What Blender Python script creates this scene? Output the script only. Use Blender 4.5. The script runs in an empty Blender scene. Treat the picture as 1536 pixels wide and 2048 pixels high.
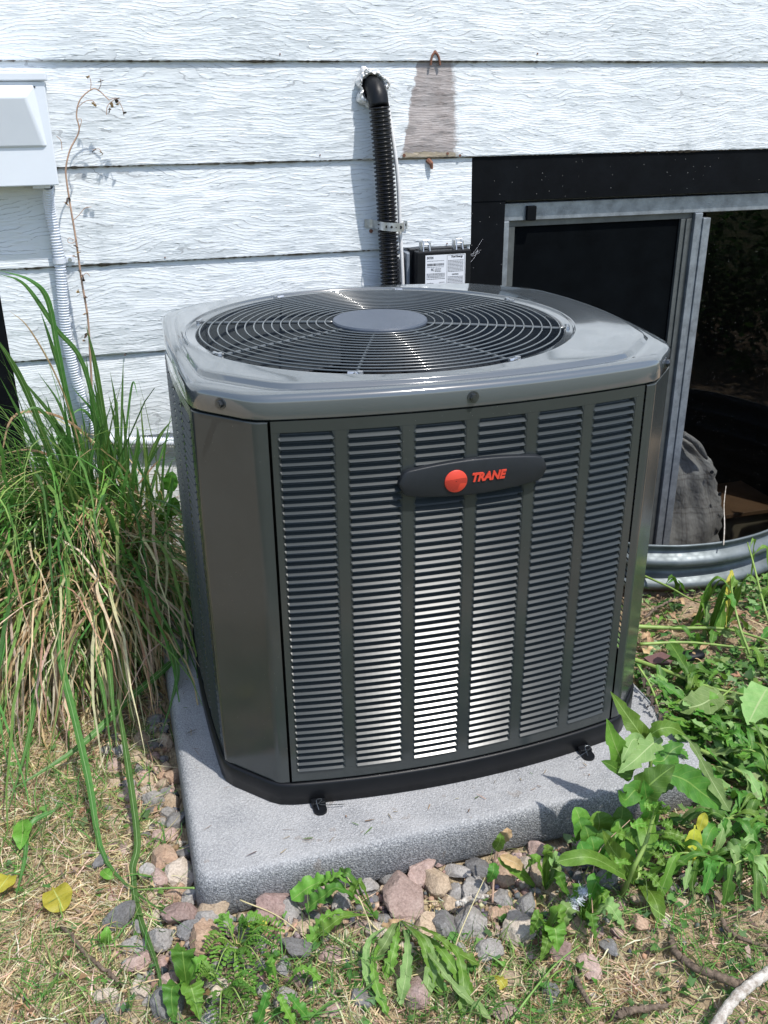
import bpy, bmesh, math, random
import numpy as np
from mathutils import Vector, Matrix
random.seed(7); RNG = np.random.default_rng(7)
PI = math.pi
# ------------------------------------------------------------------ camera, sky, sun, exposure
SC = bpy.context.scene
COL = SC.collection
FPX = 1857.26
CAMP = np.array([-0.5801, -1.8827, 1.2356])
def cam_axes(pitch=0.4169, yaw=0.2825, roll=-0.0098):
    cy, sy, cp, sp, cr, sr = math.cos(yaw), math.sin(yaw), math.cos(pitch), math.sin(pitch), math.cos(roll), math.sin(roll)
    f = np.array([sy*cp, cy*cp, -sp]); r = np.array([cy, -sy, 0.]); u = np.cross(r, f)
    return cr*r + sr*u, -sr*r + cr*u, f
CR, CU, CF = cam_axes()
cam = bpy.data.cameras.new('camera'); camo = bpy.data.objects.new('camera', cam); COL.objects.link(camo)
M = Matrix.Identity(4)
for i in range(3):
    M[i][0], M[i][1], M[i][2], M[i][3] = CR[i], CU[i], -CF[i], CAMP[i]
camo.matrix_world = M
cam.sensor_fit = 'VERTICAL'; cam.sensor_height = 32.0; cam.lens = FPX/2048*32.0
cam.clip_start = 0.05; cam.clip_end = 400
SC.camera = camo

SUN = Vector((0.24, -0.39, 0.90)).normalized()
w = bpy.data.worlds.new('World'); SC.world = w; w.use_nodes = True
wn = w.node_tree; wn.nodes.clear()
sky = wn.nodes.new('ShaderNodeTexSky'); sky.sky_type = 'NISHITA'; sky.sun_disc = False
sky.sun_elevation = math.asin(SUN.z); sky.sun_rotation = math.atan2(SUN.x, SUN.y)
sky.air_density = 1.0; sky.dust_density = 1.2
bg = wn.nodes.new('ShaderNodeBackground'); bg.inputs[1].default_value = 0.15
wo = wn.nodes.new('ShaderNodeOutputWorld')
wn.links.new(sky.outputs[0], bg.inputs[0]); wn.links.new(bg.outputs[0], wo.inputs[0])
sl = bpy.data.lights.new('sun', 'SUN'); sl.energy = 3.3; sl.angle = math.radians(0.9); sl.color = (1, 0.96, 0.9)
so = bpy.data.objects.new('sun', sl); COL.objects.link(so)
so.rotation_euler = SUN.to_track_quat('Z', 'Y').to_euler(); so.location = (0, -2, 6)
SC.view_settings.view_transform = 'Standard'; SC.view_settings.look = 'None'
SC.view_settings.exposure = 0.50; SC.view_settings.gamma = 1.0
SC.view_settings.use_curve_mapping = False

# points of the photograph (1536 x 2048) turned into places, used only to survey where things stand
def ray(px, py): return CF*FPX + CR*(px-768) - CU*(py-1024)
def onz(px, py, z=-0.14): d = ray(px, py); return CAMP + d*(z-CAMP[2])/d[2]
def ony(px, py, y): d = ray(px, py); return CAMP + d*(y-CAMP[1])/d[1]

# ------------------------------------------------------------------ helpers
def lin(c): return tuple(c) + (1.0,)
def wloc(p):
    v = Vector((0, 0, 0))
    while p is not None: v += p.location; p = p.parent
    return v
def mk(name, V, F, mat, parent=None, smooth=False, uv=None, col=None, loc=None, kind=None):
    V = np.asarray(V, dtype=np.float64).reshape(-1, 3)
    off = wloc(parent)
    base = Vector((0, 0, 0)) if loc is None else Vector(loc)
    me = bpy.data.meshes.new(name)
    V2 = V - np.array(off if loc is None else base)
    if isinstance(F, np.ndarray):
        n, k = F.shape
        me.vertices.add(len(V2)); me.vertices.foreach_set('co', V2.astype(np.float32).ravel())
        me.loops.add(n*k); me.loops.foreach_set('vertex_index', F.astype(np.int32).ravel())
        me.polygons.add(n); me.polygons.foreach_set('loop_start', np.arange(0, n*k, k, dtype=np.int32))
        me.update(calc_edges=True)
    else:
        me.from_pydata([tuple(v) for v in V2], [], [tuple(f) for f in F])
    if mat is not None: me.materials.append(mat)
    if smooth: me.polygons.foreach_set('use_smooth', [True]*len(me.polygons))
    if uv is not None:
        li = np.empty(len(me.loops), dtype=np.int32); me.loops.foreach_get('vertex_index', li)
        l = me.uv_layers.new(name='UVMap'); l.data.foreach_set('uv', np.asarray(uv, dtype=np.float32)[li].ravel())
    if col is not None:
        a = me.color_attributes.new('tint', 'FLOAT_COLOR', 'POINT')
        c = np.ones((len(V2), 4), dtype=np.float32); c[:, :3] = col; a.data.foreach_set('color', c.ravel())
    o = bpy.data.objects.new(name, me); COL.objects.link(o)
    if parent is not None: o.parent = parent
    if loc is not None: o.location = base - off
    if kind: o['kind'] = kind
    return o
def thing(name, label, cat, loc=(0, 0, 0), group=None):
    o = bpy.data.objects.new(name, None); COL.objects.link(o); o.location = loc; o.empty_display_size = 0.05
    o['label'] = label; o['category'] = cat
    if group: o['group'] = group
    return o
def tag(o, label, cat, group=None):
    o['label'] = label; o['category'] = cat
    if group: o['group'] = group
    return o
class MB:
    def __init__(s): s.V = []; s.F = []
    def add(s, V, F):
        b = len(s.V); s.V += [tuple(v) for v in V]; s.F += [tuple(i+b for i in f) for f in F]
    def box(s, x0, x1, y0, y1, z0, z1, bev=0.0):
        bm = bmesh.new(); bmesh.ops.create_cube(bm, size=1)
        for v in bm.verts: v.co = Vector(((x0+x1)/2+v.co.x*(x1-x0), (y0+y1)/2+v.co.y*(y1-y0), (z0+z1)/2+v.co.z*(z1-z0)))
        if bev > 0: bmesh.ops.bevel(bm, geom=list(bm.edges), offset=bev, segments=2, affect='EDGES', profile=0.5)
        s.bm(bm)
    def bm(s, bm):
        bm.verts.index_update(); s.add([v.co[:] for v in bm.verts], [[v.index for v in f.verts] for f in bm.faces]); bm.free()
    def tube(s, path, rad, n=8, cap=True):
        V, F = tube(path, rad, n, cap); s.add(V, F)
    def disc(s, c, axis, r, h, n=16, r2=None):
        c = np.array(c, float); a = np.array(axis, float); a /= np.linalg.norm(a)
        s.tube([c, c+a*h], [r, r if r2 is None else r2], n)
    def mk(s, name, mat, parent=None, smooth=False, **k): return mk(name, s.V, s.F, mat, parent, smooth, **k)
def tube(path, rad, n=8, cap=True):
    P = np.array(path, float); K = len(P)
    rad = np.full(K, rad) if np.isscalar(rad) else np.array(rad, float)
    T = np.gradient(P, axis=0); T /= np.linalg.norm(T, axis=1)[:, None]+1e-12
    ref = np.array([0, 0, 1.]) if abs(T[0][2]) < .9 else np.array([0, 1., 0])
    N = np.cross(T[0], ref); N /= np.linalg.norm(N)
    V = []; a = np.arange(n)*2*PI/n
    for i in range(K):
        N = N - T[i]*(N@T[i]); N /= np.linalg.norm(N); B = np.cross(T[i], N)
        V.append(P[i] + rad[i]*(np.cos(a)[:, None]*N + np.sin(a)[:, None]*B))
    V = np.concatenate(V); F = []
    for i in range(K-1):
        for j in range(n):
            k = (j+1) % n; F.append((i*n+j, i*n+k, (i+1)*n+k, (i+1)*n+j))
    if cap: F.append(tuple(range(n))[::-1]); F.append(tuple(range((K-1)*n, K*n)))
    return V, F
def spline(P, n):
    P = np.array(P, float); K = len(P)
    Q = np.vstack([2*P[0]-P[1], P, 2*P[-1]-P[-2]])
    t = np.linspace(0, K-1-1e-9, n); out = []
    for s in t:
        i = int(s); u = s-i; a, b, c, d = Q[i], Q[i+1], Q[i+2], Q[i+3]
        out.append(.5*((2*b)+(-a+c)*u+(2*a-5*b+4*c-d)*u*u+(-a+3*b-3*c+d)*u**3))
    return np.array(out)
def hashn(x, seed=0): return (np.sin(x*12.9898+seed*78.233)*43758.5453) % 1.0

# ------------------------------------------------------------------ materials
def newmat(name):
    m = bpy.data.materials.new(name); m.use_nodes = True
    nt = m.node_tree; b = nt.nodes['Principled BSDF']; return m, nt, b
class NT:
    def __init__(s, nt): s.nt = nt
    def n(s, t, **k):
        x = s.nt.nodes.new(t)
        for a, b in k.items(): setattr(x, a, b)
        return x
    def l(s, a, b): s.nt.links.new(a, b)
    def val(s, sock, v):
        if hasattr(v, 'is_output') or isinstance(v, bpy.types.NodeSocket): s.l(v, sock)
        else: sock.default_value = v
    def math(s, op, a, b=0.0, c=None, clamp=False):
        x = s.n('ShaderNodeMath', operation=op); x.use_clamp = clamp; s.val(x.inputs[0], a); s.val(x.inputs[1], b)
        if c is not None: s.val(x.inputs[2], c)
        return x.outputs[0]
    def mapping(s, vec, sc=(1, 1, 1), loc=(0, 0, 0)):
        x = s.n('ShaderNodeMapping'); s.l(vec, x.inputs[0]); x.inputs[3].default_value = sc; x.inputs[1].default_value = loc; return x.outputs[0]
    def noise(s, vec, scale=5, detail=3, rough=.5, dist=0.0):
        x = s.n('ShaderNodeTexNoise'); s.l(vec, x.inputs['Vector']); x.inputs['Scale'].default_value = scale
        x.inputs['Detail'].default_value = detail; x.inputs['Roughness'].default_value = rough; x.inputs['Distortion'].default_value = dist
        return x.outputs[0]
    def vor(s, vec, scale=5, feature='F1'):
        x = s.n('ShaderNodeTexVoronoi', feature=feature); s.l(vec, x.inputs['Vector']); x.inputs['Scale'].default_value = scale; return x.outputs[0]
    def ramp(s, fac, stops):
        x = s.n('ShaderNodeValToRGB'); s.l(fac, x.inputs[0]); e = x.color_ramp.elements
        while len(e) < len(stops): e.new(.5)
        for i, (p, c) in enumerate(stops): e[i].position = p; e[i].color = lin(c) if len(c) == 3 else c
        return x.outputs[0]
    def mix(s, f, a, b, blend='MIX'):
        x = s.n('ShaderNodeMix', data_type='RGBA', blend_type=blend); s.val(x.inputs[0], f)
        for i, v in ((6, a), (7, b)): s.val(x.inputs[i], lin(v) if isinstance(v, tuple) and len(v) == 3 else v)
        return x.outputs[2]
    def bump(s, h, strength=.5, dist=.01, normal=None):
        x = s.n('ShaderNodeBump'); s.l(h, x.inputs['Height']); x.inputs['Strength'].default_value = strength; x.inputs['Distance'].default_value = dist
        if normal is not None: s.l(normal, x.inputs['Normal'])
        return x.outputs[0]
    def obj(s): return s.n('ShaderNodeTexCoord').outputs['Object']
    def geo(s): return s.n('ShaderNodeNewGeometry').outputs['Position']
    def rnd(s): return s.n('ShaderNodeObjectInfo').outputs['Random']
def simple(name, base, rough=.5, metal=0.0, var=.15, scale=30, bump=0.0, bscale=200, coat=0.0, spec=None, world=False):
    m, nt, b = newmat(name); N = NT(nt); v = N.geo() if world else N.obj()
    nz = N.noise(v, scale, 4, .6)
    lo = tuple(c*(1-var) for c in base); hi = tuple(min(1, c*(1+var)) for c in base)
    N.l(N.ramp(nz, [(.3, lo), (.7, hi)]), b.inputs['Base Color'])
    b.inputs['Roughness'].default_value = rough; b.inputs['Metallic'].default_value = metal; b.inputs['Coat Weight'].default_value = coat
    b.inputs['Coat Roughness'].default_value = .08
    if spec is not None: b.inputs['Specular IOR Level'].default_value = spec
    if bump > 0: N.l(N.bump(N.noise(v, bscale, 3, .6), bump, .002), b.inputs['Normal'])
    return m

def siding_mat(patch=False):
    m, nt, b = newmat('painted_wood_grain'); N = NT(nt); g = N.geo()
    r = N.rnd()
    cmb = N.n('ShaderNodeCombineXYZ'); N.l(N.math('MULTIPLY', r, 37.0), cmb.inputs[0]); N.l(N.math('MULTIPLY', r, 11.0), cmb.inputs[2])
    add = N.n('ShaderNodeVectorMath', operation='ADD'); N.l(g, add.inputs[0]); N.l(cmb.outputs[0], add.inputs[1])
    p = N.mapping(add.outputs[0], (1, 0, 1))
    warp = N.noise(N.mapping(p, (1.6, 1, 5)), 1.6, 2, .5)
    vor = N.n('ShaderNodeTexVoronoi', feature='SMOOTH_F1'); N.l(N.mapping(p, (.85, 1, 2.4)), vor.inputs['Vector']); vor.inputs['Scale'].default_value = 2.3; vor.inputs['Smoothness'].default_value = .25
    wig = N.noise(N.mapping(p, (14, 1, 30)), 1.0, 3, .6)
    sep = N.n('ShaderNodeSeparateXYZ'); N.l(p, sep.inputs[0])
    t = N.math('ADD', sep.outputs[2], N.math('MULTIPLY', warp, .13))
    t = N.math('ADD', t, N.math('MULTIPLY', vor.outputs[0], .085))
    t = N.math('ADD', t, N.math('MULTIPLY', wig, .016))
    s1 = N.math('FRACT', N.math('MULTIPLY', t, 88.0))
    saw = N.math('POWER', N.math('SUBTRACT', 1.0, s1), 1.5)
    brk = N.noise(N.mapping(p, (9, 1, 42)), 1.0, 3, .65)
    brkm = N.n('ShaderNodeMapRange'); N.l(brk, brkm.inputs[0]); brkm.inputs[1].default_value = .38; brkm.inputs[2].default_value = .54
    h = N.math('MULTIPLY', saw, brkm.outputs[0])
    s2 = N.noise(N.mapping(p, (22, 1, 330)), 1.0, 3, .6)
    s3 = N.noise(N.mapping(p, (60, 1, 120)), 1.0, 2, .5)
    h = N.math('ADD', h, N.math('MULTIPLY', s2, .42)); h = N.math('ADD', h, N.math('MULTIPLY', s3, .22))
    N.l(N.bump(h, .72, .0033), b.inputs['Normal'])
    big = N.noise(g, 2.5, 3, .6)
    base = N.ramp(big, [(.3, (.63, .675, .70)), (.7, (.69, .725, .745))])
    crack = N.math('MULTIPLY', N.math('GREATER_THAN', s1, .87), N.math('GREATER_THAN', brk, .50))
    base = N.mix(N.math('MULTIPLY', crack, .62), base, (.33, .345, .36))
    zg = N.n('ShaderNodeSeparateXYZ'); N.l(g, zg.inputs[0])
    gr = N.math('MULTIPLY', N.math('SUBTRACT', .45, zg.outputs[2]), 1.3, clamp=True)
    gr = N.math('MULTIPLY', gr, N.noise(g, 14, 5, .75)); base = N.mix(N.math('MULTIPLY', gr, .55), base, (.36, .33, .28))
    st = N.math('MULTIPLY', N.math('SUBTRACT', N.noise(N.mapping(g, (9, 1, 2)), 1.5, 4, .7), .56), 2.2, clamp=True); base = N.mix(N.math('MULTIPLY', st, .3), base, (.50, .50, .48))
    # bare patch where the old bracket kept the paint off
    sg = N.n('ShaderNodeSeparateXYZ'); N.l(g, sg.inputs[0]); X, Z = sg.outputs[0], sg.outputs[2]
    zz = N.math('SUBTRACT', 1.335, Z)
    jit = N.math('MULTIPLY', N.math('SUBTRACT', N.noise(g, 45, 4, .7), .5), .034)
    l = N.math('MULTIPLY', N.math('SUBTRACT', N.math('ADD', X, jit), N.math('SUBTRACT', .384, N.math('MULTIPLY', zz, .20))), 160.0, clamp=True)
    rr = N.math('MULTIPLY', N.math('SUBTRACT', N.math('ADD', .512, N.math('MULTIPLY', zz, .055)), N.math('ADD', X, N.math('MULTIPLY', jit, 1.6))), 55.0, clamp=True)
    zt = N.math('MULTIPLY', N.math('LESS_THAN', Z, 1.345), N.math('GREATER_THAN', Z, 1.0675))
    msk = N.math('MULTIPLY', N.math('MULTIPLY', l, rr), zt)
    old = N.ramp(N.noise(N.mapping(g, (8, 1, 60)), 2, 4, .7), [(.3, (.22, .185, .175)), (.7, (.37, .33, .315))])
    low = N.math('MULTIPLY', N.math('LESS_THAN', N.math('ADD', Z, jit), 1.088), .7)
    old = N.mix(low, old, (.36, .29, .17))
    base = N.mix(N.math('MULTIPLY', msk, N.math('ADD', .72, N.math('MULTIPLY', N.noise(g, 25, 4, .7), .4)), clamp=True), base, old)
    N.l(base, b.inputs['Base Color']); b.inputs['Roughness'].default_value = .55
    b.inputs['Specular IOR Level'].default_value = .3
    return m
M_SIDE = siding_mat()
M_EDGESHADE = simple('raw_edge_and_gap_shade', (.10, .085, .07), .9, var=.5, scale=60)
M_BLACKTRIM = simple('black_stained_board', (.004, .005, .0065), .65, spec=.08, var=.3, scale=12, bump=.25, bscale=60)
def speck(m, dens=180, thr=.10, c=(.5, .5, .48)):
    nt = m.node_tree; N = NT(nt); b = nt.nodes['Principled BSDF']; src = b.inputs['Base Color'].links[0].from_socket
    v = N.vor(N.geo(), dens); cl = N.noise(N.geo(), 9, 2, .5)
    f = N.math('MULTIPLY', N.math('LESS_THAN', v, thr), N.math('GREATER_THAN', cl, .52))
    N.l(N.mix(N.math('MULTIPLY', f, .6), src, c), b.inputs['Base Color'])
speck(M_BLACKTRIM, 60, .06)
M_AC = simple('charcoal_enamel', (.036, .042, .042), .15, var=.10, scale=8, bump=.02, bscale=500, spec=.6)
M_ACD = simple('charcoal_enamel_louver', (.034, .041, .043), .24, var=.08, scale=8, spec=.34)
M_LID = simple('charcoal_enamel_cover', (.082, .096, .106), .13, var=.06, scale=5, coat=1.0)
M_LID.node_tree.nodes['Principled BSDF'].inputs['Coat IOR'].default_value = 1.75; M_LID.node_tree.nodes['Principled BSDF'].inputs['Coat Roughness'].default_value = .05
M_PAN = simple('black_moulded_plastic', (.006, .007, .009), .42, spec=.25, var=.15, scale=30, bump=.1, bscale=300)
M_WIRE = simple('coated_guard_wire', (.075, .088, .095), .26, var=.1, scale=40, coat=.6)
M_HUB = simple('blue_grey_hub_plastic', (.075, .092, .120), .5, var=.06, scale=20, bump=.1, bscale=600)
M_DARK = simple('dark_interior', (.012, .012, .013), .8)
M_FAN = simple('dull_fan_metal', (.018, .022, .028), .4, metal=.2)
M_COIL = simple('coil_fins', (.015, .016, .018), .5, metal=.4, var=.3, scale=90)
M_RED = simple('red_enamel', (.62, .055, .03), .45, var=.05)
M_BADGE = simple('badge_plastic', (.016, .019, .023), .45, spec=.3, var=.12, scale=30, bump=.15, bscale=500)
M_STEEL = simple('zinc_steel', (.50, .52, .54), .35, metal=.85, var=.2, scale=60, bump=.1)
M_BOLT = simple('dark_bolt', (.10, .11, .12), .3, metal=.8, var=.2)
M_ALU = simple('mill_aluminium', (.26, .29, .32), .48, metal=.55, var=.3, scale=25, bump=.25, bscale=120)
speck(M_ALU, 260, .22, (.42, .46, .5))
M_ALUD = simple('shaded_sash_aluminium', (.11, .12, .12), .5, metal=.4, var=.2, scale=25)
M_WHITEPL = simple('white_service_box', (.70, .745, .80), .35, var=.03, scale=5)
M_CONDUIT = simple('painted_conduit', (.66, .70, .76), .4, var=.06, scale=20)
M_CORR = simple('black_corrugated_sleeve', (.008, .009, .012), .27, spec=.4, var=.2, scale=40)
M_FOIL = simple('crumpled_foil_tape', (.78, .78, .77), .35, metal=.35, var=.15, scale=40, bump=.8, bscale=90)
M_WHITE = simple('white_label', (.72, .74, .78), .45, var=.02)
M_PRINT = simple('black_print', (.03, .03, .035), .5)
M_GREYPL = simple('grey_bracket_plastic', (.20, .23, .27), .45)
M_CORD = simple('white_cable', (.72, .72, .72), .45, var=.03)
M_RUST = simple('rusty_nail', (.18, .08, .05), .8, var=.3, scale=80)
M_FOUND = simple('grey_foundation', (.42, .45, .47), .8, var=.1, scale=30, bump=.5, bscale=60)
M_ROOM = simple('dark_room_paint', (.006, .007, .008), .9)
def pad_mat():
    m, nt, b = newmat('pebbled_grey_composite'); N = NT(nt); g = N.geo()
    a = N.noise(g, 300, 3, .6, .8); v = N.vor(g, 300)
    h = N.math('ADD', N.math('MULTIPLY', a, .8), N.math('MULTIPLY', v, -.5))
    big = N.noise(g, 7, 4, .6)
    base = N.ramp(a, [(.38, (.12, .128, .138)), (.50, (.22, .228, .24)), (.62, (.40, .41, .42))])
    dust_sunlit = N.ramp(big, [(.30, (.25, .25, .25)), (.66, (1, 1, 1))])
    nrm = N.n('ShaderNodeNewGeometry'); sp = N.n('ShaderNodeSeparateXYZ'); N.l(nrm.outputs['Normal'], sp.inputs[0])
    up = N.math('MULTIPLY', N.math('POWER', N.math('MAXIMUM', sp.outputs[2], 0), 3.0), .62)  # upward faces lightened: dust plus sunlit-top contrast painted into the colour
    base = N.mix(N.math('MULTIPLY', dust_sunlit, up), base, (.48, .48, .48))
    dirt = N.math('MULTIPLY', N.math('GREATER_THAN', N.noise(g, 22, 3, .6), .68), .3)
    base = N.mix(dirt, base, (.22, .17, .13))
    N.l(base, b.inputs['Base Color']); N.l(N.bump(h, .9, .0032), b.inputs['Normal']); b.inputs['Roughness'].default_value = .62
    return m
M_PAD = pad_mat()
def ground_mat():
    m, nt, b = newmat('soil_and_thatch'); N = NT(nt); g = N.geo()
    n1 = N.noise(g, 4, 5, .6); n2 = N.noise(g, 60, 5, .7); n3 = N.noise(N.mapping(g, (90, 30, 30)), 2, 4, .7)
    soil = N.ramp(n2, [(.3, (.20, .135, .085)), (.5, (.33, .24, .155)), (.7, (.46, .36, .25))])
    straw = N.ramp(n3, [(.35, (.20, .155, .095)), (.5, (.38, .30, .19)), (.65, (.54, .44, .29))])
    s = N.n('ShaderNodeSeparateXYZ'); N.l(g, s.inputs[0])
    d = N.math('ADD', N.math('MULTIPLY', s.outputs[0], 1.0), N.math('MULTIPLY', N.math('SUBTRACT', n1, .5), 1.6))
    f = N.math('MULTIPLY', N.math('SUBTRACT', .45, d), 2.0, clamp=True)
    base = N.mix(f, soil, straw)
    far = N.math('MULTIPLY', N.math('SUBTRACT', -1.2, s.outputs[1]), 2.0, clamp=True)
    lawn = N.ramp(N.noise(g, 9, 5, .7), [(.35, (.055, .085, .022)), (.5, (.11, .115, .04)), (.66, (.20, .16, .08))])
    base = N.mix(far, base, lawn)
    N.l(base, b.inputs['Base Color']); b.inputs['Roughness'].default_value = .95
    N.l(N.bump(N.math('ADD', n2, N.math('MULTIPLY', n3, .5)), .9, .012), b.inputs['Normal'])
    return m
M_GROUND = ground_mat()
def leaf_mat(name, dark, light, rib, trans=.3, rough=.5, tint=False, ribw=.045, holes=False):
    m, nt, b = newmat(name); N = NT(nt)
    uv = N.n('ShaderNodeTexCoord').outputs['UV']; s = N.n('ShaderNodeSeparateXYZ'); N.l(uv, s.inputs[0])
    u = N.math('ABSOLUTE', N.math('SUBTRACT', N.math('MULTIPLY', s.outputs[0], 2.0), 1.0))
    g = N.geo(); nz = N.noise(g, 45, 4, .65); r = N.rnd()
    base = N.ramp(nz, [(.3, dark), (.7, light)])
    hs = N.n('ShaderNodeHueSaturation'); N.l(base, hs.inputs['Color'])
    N.l(N.math('ADD', .485, N.math('MULTIPLY', r, .03)), hs.inputs['Hue']); N.l(N.math('ADD', .72, N.math('MULTIPLY', r, .55)), hs.inputs['Value'])
    base = hs.outputs[0]
    vein = N.math('FRACT', N.math('SUBTRACT', N.math('MULTIPLY', s.outputs[1], 9.0), N.math('MULTIPLY', u, 1.6)))
    vm = N.math('MULTIPLY', N.math('LESS_THAN', vein, .10), .28)
    base = N.mix(vm, base, rib)
    base = N.mix(N.math('MULTIPLY', N.math('LESS_THAN', u, ribw), .85), base, rib)
    if tint:
        a = N.n('ShaderNodeAttribute'); a.attribute_name = 'tint'; base = N.mix(1.0, base, a.outputs['Color'], 'MULTIPLY')
    N.l(base, b.inputs['Base Color']); b.inputs['Roughness'].default_value = rough; b.inputs['Specular IOR Level'].default_value = .35
    N.l(N.bump(N.math('ADD', nz, N.math('MULTIPLY', vm, -1.5)), .5, .003), b.inputs['Normal'])
    tr = N.n('ShaderNodeBsdfTranslucent'); N.l(N.mix(.25, base, (.25, .35, .02)), tr.inputs[0])
    mx = N.n('ShaderNodeMixShader'); mx.inputs[0].default_value = trans; N.l(b.outputs[0], mx.inputs[1]); N.l(tr.outputs[0], mx.inputs[2])
    N.l(mx.outputs[0], nt.nodes['Material Output'].inputs[0])
    return m
M_LEAF = leaf_mat('weed_leaf_green', (.095, .22, .024), (.17, .34, .05), (.30, .44, .13))
M_LEAFD = leaf_mat('weed_leaf_dark', (.050, .155, .02), (.10, .25, .035), (.22, .36, .08))
M_LEAFP = leaf_mat('weed_leaf_pale_underside', (.17, .31, .09), (.28, .43, .15), (.42, .53, .25), rough=.7)
M_LEAFY = leaf_mat('weed_leaf_yellow', (.50, .50, .04), (.70, .66, .10), (.6, .65, .2), trans=.35)
M_LEAFB = leaf_mat('dry_leaf_tan', (.30, .18, .09), (.52, .36, .21), (.5, .4, .25), trans=.1, rough=.8)
M_LEAFK = leaf_mat('withered_leaf_dark', (.05, .035, .03), (.12, .085, .07), (.12, .12, .06), trans=.05, rough=.8)
M_STEM = simple('weed_stem', (.22, .33, .08), .5, var=.25, scale=30)
def tint_mat(name, rough=.6, trans=.25, var=.2):
    m, nt, b = newmat(name); N = NT(nt)
    a = N.n('ShaderNodeAttribute'); a.attribute_name = 'tint'
    nz = N.noise(N.geo(), 70, 3, .6)
    base = N.mix(1.0, a.outputs['Color'], N.ramp(nz, [(.3, (1-var,)*3), (.7, (1+var,)*3)]), 'MULTIPLY')
    N.l(base, b.inputs['Base Color']); b.inputs['Roughness'].default_value = rough; b.inputs['Specular IOR Level'].default_value = .3
    tr = N.n('ShaderNodeBsdfTranslucent'); N.l(base, tr.inputs[0])
    mx = N.n('ShaderNodeMixShader'); mx.inputs[0].default_value = trans; N.l(b.outputs[0], mx.inputs[1]); N.l(tr.outputs[0], mx.inputs[2])
    N.l(mx.outputs[0], nt.nodes['Material Output'].inputs[0])
    return m
M_TINT = tint_mat('blades_and_straw', trans=.38)
M_STONET = tint_mat('gravel_chips', .85, 0.0, .3)
M_BLADE = leaf_mat('long_grass_blade', (.06, .165, .035), (.10, .24, .055), (.30, .45, .2), rough=.42, ribw=.10)
def blade_fix():
    # no side veins on grass blades
    pass
def rock_mat(name, c1, c2, c3):
    m, nt, b = newmat(name); N = NT(nt); o = N.obj(); r = N.rnd()
    cmb = N.n('ShaderNodeCombineXYZ'); N.l(N.math('MULTIPLY', r, 90.0), cmb.inputs[0])
    add = N.n('ShaderNodeVectorMath', operation='ADD'); N.l(N.geo(), add.inputs[0]); N.l(cmb.outputs[0], add.inputs[1]); p = add.outputs[0]
    n1 = N.noise(p, 38, 5, .65, .4); n2 = N.noise(p, 220, 4, .7)
    base = N.ramp(n1, [(.32, c1), (.5, c2), (.68, c3)])
    base = N.mix(.45, base, N.ramp(n2, [(.35, tuple(c*.5 for c in c1)), (.65, tuple(min(1, c*1.25) for c in c3))]))
    base = N.mix(N.math('MULTIPLY', N.noise(p, 16, 4, .65), .45), base, (.36, .31, .25))
    hs = N.n('ShaderNodeHueSaturation'); N.l(base, hs.inputs['Color']); N.l(N.math('ADD', .8, N.math('MULTIPLY', r, .4)), hs.inputs['Value'])
    N.l(hs.outputs[0], b.inputs['Base Color']); b.inputs['Roughness'].default_value = .85
    N.l(N.bump(N.math('ADD', n1, N.math('MULTIPLY', n2, .35)), .9, .006), b.inputs['Normal'])
    return m
ROCK = {
 'pink': rock_mat('pink_granite', (.24, .15, .13), (.36, .235, .205), (.48, .36, .32)),
 'tan': rock_mat('tan_sandstone', (.26, .18, .11), (.40, .29, .19), (.52, .41, .29)),
 'cream': rock_mat('cream_stone', (.36, .29, .23), (.50, .42, .34), (.62, .55, .47)),
 'grey': rock_mat('grey_stone', (.13, .13, .135), (.24, .235, .23), (.38, .37, .36)),
 'dark': rock_mat('blue_grey_slate', (.05, .055, .062), (.105, .115, .13), (.20, .21, .225)),
 'orange': rock_mat('orange_brown_stone', (.26, .14, .08), (.40, .24, .15), (.52, .36, .25)),
 'mauve': rock_mat('mauve_red_stone', (.17, .09, .085), (.27, .16, .15), (.40, .29, .27)),
}
def well_mat():
    m, nt, b = newmat('galvanised_well_steel'); N = NT(nt); g = N.geo()
    sp = N.vor(N.mapping(g, (1, 1, 1)), 45); nz = N.noise(g, 14, 4, .6)
    base = N.ramp(nz, [(.3, (.085, .105, .11)), (.7, (.16, .185, .20))])
    s = N.n('ShaderNodeSeparateXYZ'); N.l(g, s.inputs[0])
    f = N.math('MULTIPLY', N.math('SUBTRACT', -.085, N.math('ADD', s.outputs[2], N.math('MULTIPLY', nz, .03))), 30.0, clamp=True)
    base = N.mix(N.math('MULTIPLY', f, .75), base, (.22, .14, .09))
    N.l(base, b.inputs['Base Color']); b.inputs['Metallic'].default_value = .45
    N.l(N.ramp(sp, [(.2, (.42,)*3), (.8, (.58,)*3)]), b.inputs['Roughness']); N.l(N.bump(nz, .15, .004), b.inputs['Normal'])
    return m
M_WELL = well_mat()
def shirt_mat():
    m, nt, b = newmat('plaid_shirt_cloth'); N = NT(nt); uv = N.n('ShaderNodeTexCoord').outputs['UV']
    s = N.n('ShaderNodeSeparateXYZ'); N.l(uv, s.inputs[0])
    def ln(v, k, w, ph=0.0): return N.math('LESS_THAN', N.math('FRACT', N.math('ADD', N.math('MULTIPLY', v, k), ph)), w)
    a = N.math('ADD', ln(s.outputs[0], 5, .05), ln(s.outputs[1], 6, .05)); a2 = N.math('ADD', ln(s.outputs[0], 5, .03, .12), ln(s.outputs[1], 6, .03, .12))
    base = N.ramp(N.noise(uv, 14, 4, .6), [(.3, (.40, .34, .31)), (.7, (.52, .46, .42))])
    base = N.mix(N.math('MULTIPLY', N.math('ADD', a, a2), .35), base, (.18, .14, .12))
    N.l(base, b.inputs['Base Color']); b.inputs['Roughness'].default_value = .9; N.l(N.bump(N.noise(uv, 9, 3, .6), .8, .02), b.inputs['Normal'])
    return m
M_SHIRT = shirt_mat()
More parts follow.
